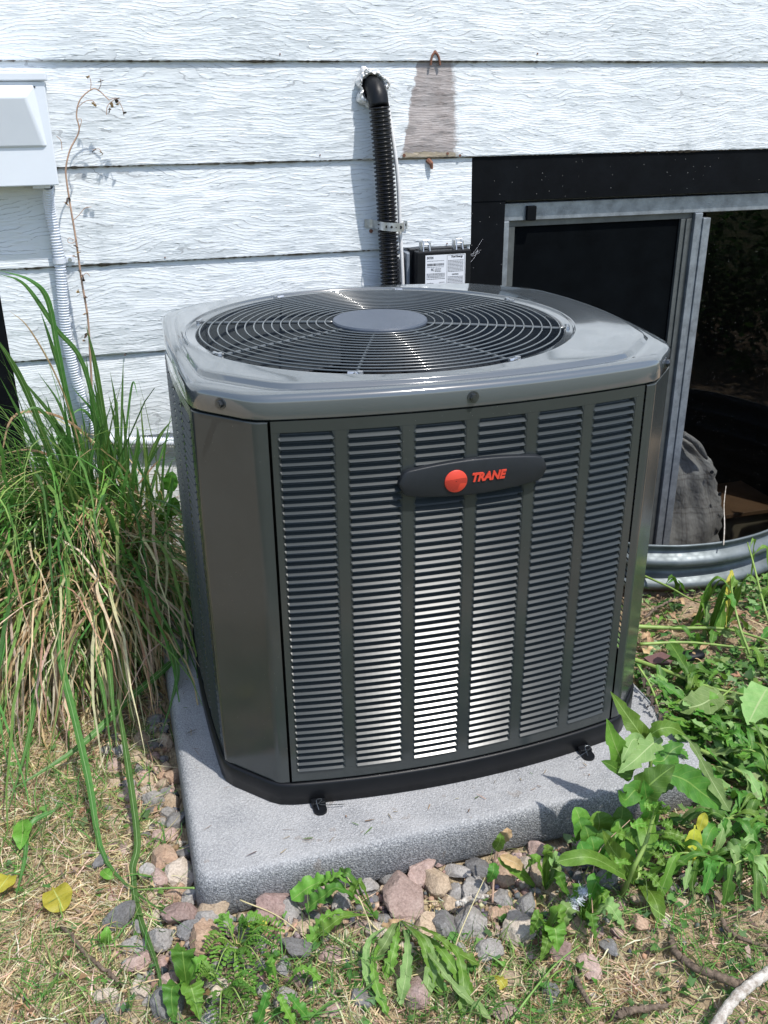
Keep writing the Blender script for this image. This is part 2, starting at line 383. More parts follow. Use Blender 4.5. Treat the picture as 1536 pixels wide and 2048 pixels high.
M_CRATE = simple('raw_pine_board', (.20, .15, .095), .7, var=.15, scale=12)
M_CRATET = simple('orange_pine_edge', (.15, .075, .035), .6, var=.15, scale=12)
def glass_mat():
    m, nt, b = newmat('window_glass'); N = NT(nt)
    nt.nodes.remove(b)
    lw = N.n('ShaderNodeLayerWeight'); lw.inputs[0].default_value = .5
    frf = N.math('ADD', .022, N.math('MULTIPLY', N.math('POWER', lw.outputs['Facing'], 5.0), .9))
    gl = N.n('ShaderNodeBsdfGlossy'); gl.inputs['Roughness'].default_value = .015
    tr = N.n('ShaderNodeBsdfTransparent'); tr.inputs[0].default_value = (.76, .79, .80, 1)
    mx = N.n('ShaderNodeMixShader'); N.l(frf, mx.inputs[0]); N.l(tr.outputs[0], mx.inputs[1]); N.l(gl.outputs[0], mx.inputs[2])
    df = N.n('ShaderNodeBsdfDiffuse'); df.inputs[0].default_value = (.5, .5, .48, 1)
    g = N.geo(); f = N.math('MULTIPLY', N.math('LESS_THAN', N.vor(g, 60), .06), N.math('GREATER_THAN', N.noise(g, 6, 2, .5), .5))
    f = N.math('ADD', N.math('MULTIPLY', f, .35), .001)
    m2 = N.n('ShaderNodeMixShader'); N.l(f, m2.inputs[0]); N.l(mx.outputs[0], m2.inputs[1]); N.l(df.outputs[0], m2.inputs[2])
    N.l(m2.outputs[0], nt.nodes['Material Output'].inputs[0])
    return m
M_GLASS = glass_mat()
M_SCREEN = simple('black_insect_screen', (.0025, .0035, .0045), .8, spec=.04, var=.3, scale=15, bump=.3, bscale=900)
def bark_mat(name, c1, c2, sc=(6, 60, 60)):
    m, nt, b = newmat(name); N = NT(nt); g = N.geo()
    n = N.noise(N.mapping(g, (30, 30, 30)), 3, 4, .7); N.l(N.ramp(n, [(.35, c1), (.65, c2)]), b.inputs['Base Color'])
    b.inputs['Roughness'].default_value = .85; N.l(N.bump(n, .8, .004), b.inputs['Normal']); return m
M_BARKP = bark_mat('bleached_bark', (.26, .22, .18), (.58, .55, .50))
M_BARKD = bark_mat('brown_bark', (.07, .05, .035), (.20, .15, .11))
M_FLUFF = simple('white_down', (.75, .78, .85), .9, var=.05)

speck(M_AC, 120, .05, (.30, .30, .28)); pass
# ------------------------------------------------------------------ ground
WALL = 1.035
GZ = -0.14
WELLP = spline([(.60, 1.03), (.625, .72), (.70, .45), (.80, .30), (.90, .245), (1.0, .222), (1.12, .218), (1.25, .24), (1.45, .31), (1.68, .45), (1.90, .68), (2.02, 1.03)], 90)
def inpoly(x, y, P):
    c = np.zeros(x.shape, bool); j = len(P)-1
    for i in range(len(P)):
        xi, yi = P[i][:2]; xj, yj = P[j][:2]
        k = ((yi > y) != (yj > y)) & (x < (xj-xi)*(y-yi)/(yj-yi+1e-12)+xi); c ^= k; j = i
    return c
def gnoise(x, y):
    return .010*np.sin(x*5.1+1.3)*np.cos(y*4.3) + .006*np.sin(x*13+y*9) + .004*np.sin(x*31-y*27+2) + .003*np.sin(x*67+y*53)
def gheight(x, y):
    x = np.asarray(x, float); y = np.asarray(y, float)
    h = GZ - .004 + gnoise(x, y)
    near = (x > -.62) & (x < .6) & (y > -.63) & (y < .6)
    return np.where(near, np.minimum(h, GZ-.004), h)
def build_ground():
    xs = np.concatenate([[-40, -20, -10, -6, -4, -3, -2.4, -2, -1.7], np.arange(-1.5, 2.3, .02), [2.4, 2.7, 3.2, 4, 6, 10, 20, 40]])
    ys = np.concatenate([[-40, -20, -10, -6, -4, -3, -2.4, -2, -1.7], np.arange(-1.5, 1.06, .02), [1.075]])
    X, Y = np.meshgrid(xs, ys); Z = gheight(X, Y)
    nx, ny = len(xs), len(ys); V = np.stack([X, Y, Z], -1).reshape(-1, 3)
    i, j = np.meshgrid(np.arange(nx-1), np.arange(ny-1)); a = (j*nx+i).ravel()
    F = np.stack([a, a+1, a+nx+1, a+nx], 1)
    ctr = np.array([1.3, 1.03]); PE = WELLP*1.0
    d = PE-ctr; PE = ctr + d*(1+.02/np.linalg.norm(d, axis=1))[:, None]; PE[:, 1] = np.where(PE[:, 1] > 1.0, 1.2, PE[:, 1])
    ins = inpoly(V[:, 0], V[:, 1], PE)
    F = F[~ins[F].any(1)]
    mk('ground', V, F, M_GROUND, None, True, kind='structure')
    # bank of soil heaped against the well
    n = len(WELLP); V2 = []
    nrm = np.stack([np.gradient(WELLP[:, 1]), -np.gradient(WELLP[:, 0])], 1); nrm /= np.linalg.norm(nrm, axis=1)[:, None]
    if (nrm[n//2]@np.array([0, -1])) < 0: nrm = -nrm
    for k, (dd, zz) in enumerate(((.012, -.140), (.03, -.142), (.06, -.146), (.1, -.17))):
        for q in range(n):
            p = WELLP[q]+nrm[q]*dd; V2.append((p[0], min(p[1], 1.04), zz + .006*math.sin(q*1.7+k) + float(gnoise(p[0], p[1]))*.5))
    F2 = [(k*n+q, k*n+q+1, (k+1)*n+q+1, (k+1)*n+q) for k in range(3) for q in range(n-1)]
    mk('soil_bank', V2, F2, M_GROUND, None, True, kind='structure')
    mk('well_floor', [(.4, .1, -.95), (2.3, .1, -.95), (2.3, 1.07, -.95), (.4, 1.07, -.95)], [(0, 1, 2, 3)], M_GROUND, None, kind='structure')
build_ground()

# ------------------------------------------------------------------ house wall
house = thing('house_wall', 'white lap-sided house wall with wood grain, black window surround and one brown unpainted patch', 'house wall', (0, WALL, 0))
LAPS = [1.3415-.27*k for k in range(6)]
def siding_board(zb, x0, x1, seed, h=.29, fine=True):
    y0 = WALL
    st = .008 if fine else .05
    n = max(2, int((x1-x0)/st)); xs = np.linspace(x0, x1, n)
    rg = np.random.default_rng(seed)
    jag = rg.normal(0, .0009, n) + np.interp(xs, xs[::12], rg.normal(0, .0013, len(xs[::12]))) 
    chips = rg.random(n) < .03; jag = np.where(chips, jag+rg.random(n)*.004, jag)
    if not fine: jag = jag*0
    V = []
    prof = [(y0+.009, 0.0012), (y0+.0022, -.0006), (y0+.0006, .0016), (y0, .006), (y0+.0095, h)]
    for q, (yy, zz) in enumerate(prof):
        jj = jag*(1.0 if q < 2 else (-.6 if q == 2 else 0.0))
        V.append(np.stack([xs, np.full(n, yy), zb+zz+jj], 1))
    V = np.concatenate(V); F = []
    for q in range(len(prof)-1):
        a = q*n+np.arange(n-1); F.append(np.stack([a, a+1, a+n+1, a+n], 1))
    o = mk('siding_board', V, np.concatenate(F), M_SIDE, house, False)
    o.data.materials.append(M_EDGESHADE); mi = np.zeros(len(o.data.polygons), np.int32); mi[:2*(n-1)] = 1; o.data.polygons.foreach_set('material_index', mi)  # raw underside, plus the gap shadow painted as a dark lower front band
    return o
for k in range(7):
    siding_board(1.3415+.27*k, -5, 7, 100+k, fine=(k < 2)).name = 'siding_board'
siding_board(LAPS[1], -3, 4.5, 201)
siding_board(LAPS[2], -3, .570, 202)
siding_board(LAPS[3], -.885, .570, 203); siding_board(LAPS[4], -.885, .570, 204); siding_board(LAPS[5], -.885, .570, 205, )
m = MB(); m.box(-.885, .57, WALL+.012, WALL+.1, -.5, LAPS[5]+.02); m.mk('foundation', M_FOUND, house)
# black painted boards
def part(name, mat, parent, boxes, bev=0.0, **k):
    m = MB()
    for b in boxes: m.box(*b, bev=bev)
    return m.mk(name, mat, parent, **k)
part('window_trim', M_BLACKTRIM, house, [(.5715, 4.5, WALL+.006, WALL+.05, .935, LAPS[1]+.02)], .001)['label'] = 'black board over the window'
part('window_trim', M_BLACKTRIM, house, [(.5715, .690, WALL+.008, WALL+.05, -.95, .9345)], .001)['label'] = 'black board left of the window'
part('window_trim', M_BLACKTRIM, house, [(-3, -.8865, WALL+.006, WALL+.05, -.5, LAPS[2]+.02)], .001)['label'] = 'black board at the far left'
part('window_trim', M_BLACKTRIM, house, [(2.22, 4.5, WALL+.008, WALL+.05, -.95, .9345)], .001)
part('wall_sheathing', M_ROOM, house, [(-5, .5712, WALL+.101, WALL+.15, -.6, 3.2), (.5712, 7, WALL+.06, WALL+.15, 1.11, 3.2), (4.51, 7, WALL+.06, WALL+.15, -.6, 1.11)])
# nails, old holes
for (px, py, r) in ((1075, 107, .0022), (1290, 302, .002), (640, 310, .002), (330, 515, .0022), (250, 710, .002), (560, 108, .002), (894, 487, .0022), (808, 311, .005), (895, 307, .004), (920, 311, .004), (870, 104, .005), (742, 462, .006)):
    p = ony(px, py, WALL); m = MB(); m.disc((p[0], WALL+.003, p[2]), (0, -1, 0), r, .005, 10); m.mk('nail_head', M_RUST, house)
m = MB(); p = ony(862, 327, WALL); m.tube([(p[0]-.008, WALL+.008, p[2]+.010), (p[0], WALL-.003, p[2]), (p[0]+.002, WALL-.004, p[2]-.016)], [.009, .007, .004], 7); m.mk('broken_bracket', M_RUST, house)
m = MB(); p = ony(870, 120, WALL)
m.tube(spline([(p[0]-.014, WALL-.001, p[2]-.014), (p[0]-.010, WALL-.002, p[2]+.01), (p[0], WALL-.002, p[2]+.020), (p[0]+.011, WALL-.002, p[2]+.008), (p[0]+.016, WALL-.001, p[2]-.014)], 14), .0035, 6); m.mk('paint_ring', M_RUST, house)

# window
WY = WALL+.03
win = part('window', M_ALUD, house, [(.690, 2.22, WY+.045, WY+.06, .925, .934)])
part('frame_head', M_ALU, win, [(.690, 2.22, WY, WY+.05, .868, .924)], .002)
part('frame_jamb', M_ALU, win, [(.690, .716, WY-.002, WY+.05, -.75, .8675)], .002)
part('frame_jamb', M_ALU, win, [(2.19, 2.22, WY-.002, WY+.05, -.75, .8675)], .002)
part('frame_sill', M_ALU, win, [(.7165, 2.1895, WY, WY+.05, -.75, -.70)], .002)
part('mullion', M_ALU, win, [(1.418, 1.448, WY-.006, WY+.03, -.6995, .8672), (1.4485, 1.478, WY-.012, WY+.03, -.6995, .850)], .002)
part('sash_rail', M_ALUD, win, [(.7165, 1.4175, WY+.012, WY+.035, .848, .8675)], .001)
part('sash_rail', M_ALUD, win, [(.7165, .742, WY+.010, WY+.035, -.699, .8478)], .001)
part('sash_rail', M_ALUD, win, [(1.372, 1.390, WY+.008, WY+.03, -.699, .8478), (1.3905, 1.402, WY+.002, WY+.03, -.699, .8478), (1.4025, 1.4175, WY+.008, WY+.03, -.699, .8478)], .001)
part('insect_screen', M_SCREEN, win, [(.7425, 1.3715, WY+.020, WY+.022, -.699, .8475)])
part('glass_pane', M_GLASS, win, [(1.4785, 2.1895, WY+.018, WY+.021, -.699, .8672)])
part('window_latch', M_BLACKTRIM, win, [(.772, .806, WY-.016, WY-.001, .868, .915)], .003)
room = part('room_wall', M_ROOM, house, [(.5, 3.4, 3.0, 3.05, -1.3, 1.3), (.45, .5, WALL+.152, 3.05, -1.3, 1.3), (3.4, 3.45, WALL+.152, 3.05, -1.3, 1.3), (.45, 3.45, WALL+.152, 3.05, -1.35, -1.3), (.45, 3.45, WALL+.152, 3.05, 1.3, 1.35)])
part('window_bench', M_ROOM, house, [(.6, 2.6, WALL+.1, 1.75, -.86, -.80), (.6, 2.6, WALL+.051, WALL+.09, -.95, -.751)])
# shirt leaning inside and a wooden box
def shirt():
    t = thing('shirt', 'grey-brown plaid shirt slumped against the inside of the window glass', 'shirt', (1.62, 1.13, -.8))
    out = [ony(px, py, 1.13) for px, py in ((1325, 860), (1371, 866), (1385, 880), (1400, 893), (1420, 912), (1437, 940), (1443, 975), (1450, 1010), (1452, 1050), (1450, 1090))]
    out[0][0] -= .05
    nu, nv = 28, 44; V = []; uv = []
    prof = spline([(p[0], p[2]) for p in out] + [(1.84, -.62), (1.84, -.8)], nv)
    for i in range(nv):
        f = i/(nv-1)
        for j in range(nu):
            u = j/(nu-1); x = 1.33+(prof[i][0]-1.33)*u
            z = prof[i][1] + (1-u)*(.05*math.sin(f*3)) 
            y = 1.115 + .05*(u**3) + .012*math.sin(u*9+f*5) + .008*math.sin(f*26+u*6) + .006*math.sin(u*30-f*9)
            if u > .93: y += .01*math.sin(f*90)
            V.append((x, y, z)); uv.append((u*.7, f))
    F = [(i*nu+j, i*nu+j+1, (i+1)*nu+j+1, (i+1)*nu+j) for i in range(nv-1) for j in range(nu-1)]
    b = mk('shirt_body', V, F, M_SHIRT, t, True, uv=uv)
    sm = b.modifiers.new('thick', 'SOLIDIFY'); sm.thickness = .004; sm.offset = 1
    col = spline([ony(1371, 872, 1.10), ony(1395, 893, 1.10), ony(1415, 920, 1.105), ony(1400, 905, 1.10), ony(1372, 893, 1.10)], 20)
    m = MB(); m.tube(spline([ony(1366, 868, 1.105), ony(1392, 886, 1.105), ony(1414, 918, 1.11)], 12), [.012]*6+[.014, .015, .014, .012, .009, .004], 8); m.mk('collar', M_SHIRT, t, True, uv=[(random.random()*.1, .5) for _ in m.V])
    for px, py in ((1423, 944), (1439, 988)):
        p = ony(px, py, 1.115); m = MB(); m.disc(p, (0, -1, 0), .008, .004, 12); m.mk('button', M_PRINT, t)
shirt()
t = thing('wooden_box', 'pale pine box with an orange top edge inside the window', 'box', (2.0, 1.3, -.8))
part('box_side', M_CRATE, t, [(1.86, 2.13, 1.22, 1.50, -.80, -.425)], .002); part('box_lid', M_CRATET, t, [(1.84, 2.15, 1.20, 1.52, -.4245, -.405)], .002)

# ------------------------------------------------------------------ corrugated window well
def well():
    t = thing('window_well', 'galvanised corrugated steel window well half sunk in the soil beside the window', 'window well', (1.12, .22, GZ))
    n = len(WELLP); T = np.gradient(WELLP, axis=0); nr = np.stack([T[:, 1], -T[:, 0]], 1); nr /= np.linalg.norm(nr, axis=1)[:, None]
    if nr[n//2][1] > 0: nr = -nr
    zs = np.linspace(.028, -.95, 120); V = []
    for z in zs:
        d = .019*math.sin((z-.028)*2*PI/.075 - .6)
        lipt = max(0, 1-(.028-z)/.03); d = d*(1-lipt)-.004*lipt
        for i in range(n):
            tilt = .03*max(0, (WELLP[i][0]-1.1))*1.0
            V.append((WELLP[i][0]+nr[i][0]*d, WELLP[i][1]+nr[i][1]*d, z+tilt))
    F = [(k*n+i, k*n+i+1, (k+1)*n+i+1, (k+1)*n+i) for k in range(len(zs)-1) for i in range(n-1)]
    s = mk('steel_wall', V, F, M_WELL, t, True); md = s.modifiers.new('t', 'SOLIDIFY'); md.thickness = .002
    tilt = np.array([.03*max(0, p[0]-1.1) for p in WELLP])
    V, F = tube(np.column_stack([WELLP, .029+tilt]), .0045, 8); mk('rolled_rim', V, F, M_WELL, t, True)
well()

# ------------------------------------------------------------------ equipment pad
def pad():
    cx0, cx1, cy0, cy1 = -.563, .530, -.580, .56; zt, zb = -.053, -.150
    def rr(d, r, n=8):
        P = []
        for (cx, cy, a0) in ((cx1-d-r, cy1-d-r, 0), (cx0+d+r, cy1-d-r, 90), (cx0+d+r, cy0+d+r, 180), (cx1-d-r, cy0+d+r, 270)):
            for k in range(n+1):
                a = math.radians(a0+90*k/n); P.append((cx+r*math.cos(a), cy+r*math.sin(a)))
        return P
    prof = [(.010, zb, .04), (0, zb+.012, .042), (.003, zt-.026, .042), (.0045, zt-.016, .042), (.0075, zt-.008, .042), (.0125, zt-.0032, .04), (.019, zt-.0006, .038), (.026, zt, .035), (.034, zt, .03), (.12, zt+.0005, .03)]
    V = []; 
    for d, z, r in prof: V += [(x, y, z) for x, y in rr(d, r)]
    n = 36; F = []
    for k in range(len(prof)-1):
        for i in range(n): j = (i+1) % n; F.append((k*n+i, k*n+j, (k+1)*n+j, (k+1)*n+i))
    F.append(tuple(range((len(prof)-1)*n, len(prof)*n))); F.append(tuple(range(n))[::-1])
    tag(mk('equipment_pad', V, F, M_PAD, None, True), 'thick grey pebbled equipment pad with rounded edges under the air conditioner', 'pad')
pad()

# ------------------------------------------------------------------ air conditioner
HX, HY, C1, C2, SF, SS = .470, .4157, .0933, .1003, .0384, .0135
RX = -.0386; RR = .3764
Z1, Z2 = .753, .793
def outline(d=0.0, kc=-.586, nf=26, nc=6, ns=22, back=.05, right=.034):
    hx, hy, c1, c2 = HX-d, HY-d, C1+kc*d, C2+kc*d
    xc, yc = hx-c1, hy-c2; P = []
    for k in range(nf): x = -xc+2*xc*k/nf; P.append((x, -hy-SF*(1-(x/xc)**2)))
    for k in range(nc): u = k/nc; P.append((xc+c1*u, -hy+c2*u))
    for k in range(ns): y = -yc+2*yc*k/ns; P.append((hx+right*(1-(y/yc)**2), y))
    for k in range(nc): u = k/nc; P.append((hx-c1*u, yc+c2*u))
    for k in range(nf): x = xc-2*xc*k/nf; P.append((x, hy+back*(1-(x/xc)**2)))
    for k in range(nc): u = k/nc; P.append((-xc-c1*u, hy-c2*u))
    for k in range(ns): y = yc-2*yc*k/ns; P.append((-hx-SS*(1-(y/yc)**2), y))
    for k in range(nc): u = k/nc; P.append((-hx+c1*u, -yc-c2*u))
    P = np.array(P)
    # ease the corner points a little
    for _ in range(1): P = .25*np.roll(P, 1, 0)+.5*P+.25*np.roll(P, -1, 0)
    return P
ac = thing('air_conditioner', 'charcoal grey louvered outdoor air conditioner with round fan guard on top', 'air conditioner', (0, 0, -.053))
def loops(L, closed=True):
    n = len(L[0]); V = np.concatenate(L); F = []
    for k in range(len(L)-1):
        for i in range(n if closed else n-1): j = (i+1) % n; F.append((k*n+i, k*n+j, (k+1)*n+j, (k+1)*n+i))
    return V, F
def lid():
    L = []
    for d, z, kc in ((.012, Z1+.001, -.586), (.001, Z1, -.586), (0, Z1+.002, -.586), (0, Z2-.010, -.586), (.0015, Z2-.005, -.586), (.005, Z2-.0008, -.586), (.010, Z2+.001, -.586),
                     (.0105, Z2+.0013, -.5), (.021, Z2+.0030, .2), (.0225, Z2+.0028, .5), (.0235, Z2+.0022, .7), (.0255, Z2+.0022, .8), (.0262, Z2+.0030, .8), (.0285, Z2+.0090, .9), (.0292, Z2+.0100, .9), (.031, Z2+.0106, .9), (.036, Z2+.0110, .9)):
        P = outline(d, kc); L.append(np.column_stack([P, np.full(len(P), z)]))
    P = outline(0); ang = np.arctan2(P[:, 1], P[:, 0]-RX)
    lst = L[-1]
    for r, z, bl in ((.412, Z2+.0125, .5), (.409, Z2+.0138, 1), (.407, Z2+.0140, 1), (.4055, Z2+.0135, 1), (.404, Z2+.0105, 1), (.4030, Z2+.0095, 1), (.401, Z2+.0088, 1), (.388, Z2+.0085, 1), (.3845, Z2+.0072, 1), (.3825, Z2+.003, 1), (.382, Z2-.02, 1), (.382, Z2-.20, 1)):
        Cc = np.column_stack([RX+r*np.cos(ang), r*np.sin(ang), np.full(len(P), z)])
        if bl < 1: Cc = .5*lst+.5*Cc
        L.append(Cc)
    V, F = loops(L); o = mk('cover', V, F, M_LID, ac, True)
    return o
cover = lid()
def bolt(p, n, parent):
    p = np.array(p, float); n = np.array(n, float); n /= np.linalg.norm(n)
    m = MB(); m.disc(p-n*.001, n, .0105, .0025, 20); m.disc(p+n*.0015, n, .0065, .006, 6)
    m.disc(p+n*.0075, n, .0038, .0012, 12); m.mk('bolt', M_BOLT, parent)
nch = np.array([-C2, -C1, 0.])
bolt((-.4235, -.3655, .773), (-.73, -.68, 0), cover); bolt((-.0048, -.4541, .771), (0, -1, 0), cover); bolt((.4235, -.3655, .773), (.73, -.68, 0), cover)
# fan guard
guard = MB()
guard.disc((RX, 0, .8075), (0, 0, 1), .1005, .004, 64); guard.disc((RX, 0, .8115), (0, 0, 1), .1005, .0035, 64, .0985)
hub = guard.mk('fan_guard', M_HUB, ac, False)
def gz(r): return .8035+.007*(1-(r/RR)**2)
for k in range(15):
    r = RR-.0186*k
    a = np.linspace(0, 2*PI, 121)[:-1]; P = np.stack([RX+r*np.cos(a), r*np.sin(a), np.full(120, gz(r))], 1)
    n = 8; V = []; b = np.arange(n)*2*PI/n
    for q in range(120):
        rad = np.array([math.cos(a[q]), math.sin(a[q]), 0])
        V.append(P[q]+.0017*(np.cos(b)[:, None]*rad+np.sin(b)[:, None]*np.array([0, 0, 1])))
    V = np.concatenate(V); i, j = np.meshgrid(np.arange(120), np.arange(n)); i = i.ravel(); j = j.ravel()
    F = np.stack([i*n+j, i*n+(j+1) % n, ((i+1) % 120)*n+(j+1) % n, ((i+1) % 120)*n+j], 1)
    mk('guard_ring', V, F, M_WIRE, hub, True)
for k in range(8):
    a = math.radians(22.5+45*k); rs = np.linspace(.09, .396, 14)
    P = [(RX+r*math.cos(a), r*math.sin(a), gz(min(r, RR))-.0042 + (.004 if r > .385 else 0)) for r in rs]
    V, F = tube(P, .0034, 8); mk('guard_spoke', V, F, M_WIRE, hub, True)
    m = MB(); c = (RX+.391*math.cos(a), .391*math.sin(a), .8022)
    tg = np.array([-math.sin(a), math.cos(a), 0])*.013
    m.tube([np.array(c)-tg+(0, 0, .0015), np.array(c)+tg+(0, 0, .0015)], .0035, 6); m.disc((c[0]+tg[0]*.7, c[1]+tg[1]*.7, c[2]), (0, 0, 1), .0055, .0055, 6)
    m.mk('guard_clip', M_STEEL, hub)
# fan, motor, shroud
m = MB(); m.disc((RX, 0, .60), (0, 0, 1), .085, .17, 32); m.mk('fan_motor', M_DARK, ac)
for k in range(3):
    V = []; nr, nt = 8, 12
    for i in range(nr):
        r = .08+.275*i/(nr-1)
        for j in range(nt):
            s = j/(nt-1)-.5; a = math.radians(40+120*k) + s*(1.35-.3*i/nr) + .15*i/nr
            V.append((RX+r*math.cos(a), r*math.sin(a), .695+s*.085*(1.1-.4*i/nr)+.01*math.cos(s*5)))
    F = [(i*nt+j, i*nt+j+1, (i+1)*nt+j+1, (i+1)*nt+j) for i in range(nr-1) for j in range(nt-1)]
    o = mk('fan_blade', V, F, M_FAN, ac, True); md = o.modifiers.new('t', 'SOLIDIFY'); md.thickness = .003
P = outline(.055); V, F = loops([np.column_stack([P, np.full(len(P), z)]) for z in (-.01, .745)]); n = len(P)
F += [tuple(range(n))[::-1]]
mk('condenser_coil', V, F, M_COIL, ac)
P = outline(.05); ang = np.arctan2(P[:, 1], P[:, 0]-RX)
V, F = loops([np.column_stack([outline(.02), np.full(n, .750)]), np.column_stack([RX+.384*np.cos(ang), .384*np.sin(ang), np.full(n, .748)])]); mk('top_deck', V, F, M_DARK, ac)
# base pan
P0 = outline(.004); L = [np.column_stack([outline(d), np.full(n, z)]) for d, z in ((.0, -.053), (-.005, -.051), (-.0055, -.006), (-.003, -.0015), (.001, -.0012), (.004, -.004), (.02, -.005))]
V, F = loops(L); F += [tuple(range(len(V)-n, len(V)))]; pan = mk('base_pan', V, F, M_PAN, ac, True)
# side mapping: (side, s, outward offset, z) -> point
def smap(side, s, d, z):
    if side == 'front': xc = HX-C1; return (s, -HY+.0015-SF*(1-(s/xc)**2)-d, z)
    if side == 'back': xc = HX-C1; return (-s, HY-.0015+.05*(1-(s/xc)**2)+d, z)
    yc = HY-C2
    if side == 'left': return (-HX+.0015-SS*(1-(s/yc)**2)-d, -s, z)
    return (HX-.0015+.034*(1-(s/yc)**2)+d, s, z)
def strip(m, side, s0, s1, z0, z1, d0=-.012, d1=0.0, n=None):
    n = n or max(2, int((s1-s0)/.03)+1); ss = np.linspace(s0, s1, n); V = []
    for d, z in ((d0, z0), (d1, z0), (d1, z1), (d0, z1)): V += [smap(side, s, d, z) for s in ss]
    F = [(q*n+i, q*n+i+1, ((q+1) % 4)*n+i+1, ((q+1) % 4)*n+i) for q in range(4) for i in range(n-1)]
    F += [(0, n, 2*n, 3*n), (n-1, 2*n-1, 3*n-1, 4*n-1)]
    m.add(V, F)
PITCH = .0150; ZTOP = .7300; NROW = 47
def louver_geo(side, s0, s1, z):
    """one pressed louver: hangs out from its top edge, ends closed by slanting cheeks"""
    h = PITCH; n = 9; V = []; F = []
    prof = [(-.0085, 0.0), (-.0088, -.0030), (-.0072, -.0062), (-.0034, -.0092), (-.0024, -.0098), (.0024, -.0135), (.0027, -.0141), (.0015, -.0143)]
    ew = .0055
    for q, (d, dz) in enumerate(prof):
        f = min(1, -dz/.0130)
        for i in range(n):
            u = i/(n-1)
            if i == 0: s, dd = s0+ew*(1-f)*.9, -.001
            elif i == 1: s, dd = s0+ew*(1-f)+.0036, d
            elif i == n-2: s, dd = s1-ew*(1-f)-.0042, d
            elif i == n-1: s, dd = s1-ew*(1-f)*.9, -.001
            else: s, dd = s0+.012+(s1-s0-.024)*(i-1)/(n-3), d
            V.append(smap(side, s, dd, z+dz))
    K = len(prof)
    for q in range(K-1):
        for i in range(n-1): F.append((q*n+i, q*n+i+1, (q+1)*n+i+1, (q+1)*n+i))
    b = len(V)   # flat webs beside the cheeks
    for (a0, a1, sg) in ((s0-.003, s0, 1), (s1+.003, s1, -1)):
        bb = len(V)
        V += [smap(side, a0, -.0005, z), smap(side, a1+sg*ew*.95, -.0005, z), smap(side, a1+sg*.0005, -.0005, z-.0135), smap(side, a0, -.0005, z-.0135)]
        F.append((bb, bb+1, bb+2, bb+3))
    return V, F
def panel(side, half, c0, pitch, ncol, wcol, name='louver_panel'):
    m = MB(); zb = ZTOP-NROW*PITCH+.0005
    strip(m, side, -half, half, ZTOP, Z1-.003, n=24); strip(m, side, -half, half, 0.001, zb, n=24)
    edges = [-half]+[e for k in range(ncol) for e in (c0+k*pitch, c0+k*pitch+wcol)]+[half]
    for k in range(0, len(edges), 2): strip(m, side, edges[k], edges[k+1], zb+.0002, ZTOP-.0002, n=3)
    return m.mk(name, M_AC, ac)
front = panel('front', .3505, -.3405, .1155, 6, .0958)
front['label'] = 'front panel with six columns of louvers and the badge'
k0 = wloc(front)
for c in range(6):
    s0 = -.3405+.1155*c; V, F = louver_geo('front', s0, s0+.0958, ZTOP)
    first = mk('louver', V, F, M_ACD, front, False)
    for r in range(1, NROW):
        o = first.copy(); COL.objects.link(o); o.parent = front; o.location = (0, 0, -PITCH*r)
for side, half, c0, pitch, nc, wc in (('left', .298, -.286, .1167, 5, .0980), ('right', .298, -.286, .1167, 5, .0980), ('back', .3505, -.3405, .1155, 6, .0958)):
    p = panel(side, half, c0, pitch, nc, wc); m = MB()
    for c in range(nc):
        for r in range(NROW): V, F = louver_geo(side, c0+c*pitch, c0+c*pitch+wc, ZTOP-PITCH*r); m.add(V, F)
    o = m.mk('louver_bank', M_ACD, p, False); o['kind'] = 'stuff'
# corner panels
def corner(sx, sy):
    xc, yc = HX-C1, HY-C2; P = []; bf = SF if sy < 0 else .05; bs = SS if sx < 0 else .034
    for x in (.3555, .362, .3725): P.append((x, HY-.0015+bf*(1-(x/xc)**2)))
    for u in (.04, .10, .3, .5, .7, .90, .96): P.append((xc+C1*u-.001, HY-C2*u-.001))
    for y in (.311, .306, .302): P.append((HX-.0015+bs*(1-(y/yc)**2), y))
    P = spline(np.array(P), 40); P = [(sx*x, sy*y) for x, y in P]
    n = len(P); V = []; 
    rows = [(.0005, 1.0), (.0015, 1.0), (Z1-.0065, 1.0), (Z1-.0050, .9995), (Z1-.0042, .998), (Z1-.0040, .995), (Z1-.0040, .97)]
    for z, k in rows: V += [(x*k, y*k, z) for x, y in P]
    F = [(q*n+i, q*n+i+1, (q+1)*n+i+1, (q+1)*n+i) for q in range(len(rows)-1) for i in range(n-1)]
    mk('corner_panel', V, F, M_AC, ac, True)
for sx in (-1, 1):
    for sy in (-1, 1): corner(sx, sy)
# hold-down tabs in front of the base pan
for (px, py, rz) in ((641, 1621, 0), (1177, 1513, 0)):
    p = onz(px, py, -.05); m = MB()
    n = 14; V = []; 
    for z in (-.0525, -.047):
        V += [(p[0]+.013*math.cos(a), p[1]-.001+.011*math.sin(a), z) for a in np.linspace(-PI, 0, n)] + [(p[0]+.013, p[1]+.022, z), (p[0]-.013, p[1]+.022, z)]
    N2 = n+2; m.add(V, [tuple(range(N2, 2*N2)), tuple(range(N2))[::-1]]+[(i, (i+1) % N2, N2+(i+1) % N2, N2+i) for i in range(N2)])
    m.box(p[0]-.014, p[0]+.014, p[1]+.010, p[1]+.03, -.0525, -.040, bev=.002)
    tab = m.mk('hold_down_tab', M_PAN, ac)
    m = MB(); m.tube(spline([(p[0]-.03*(1 if px > 900 else -1.6), p[1]-.002, -.045), (p[0], p[1]+.006, -.040), (p[0]+.006, p[1]+.008, -.030), (p[0]-.006, p[1]+.008, -.029), (p[0]-.004, p[1]-.004, -.044)], 14), .0008, 5)
    m.mk('spring_wire', M_BOLT, tab)
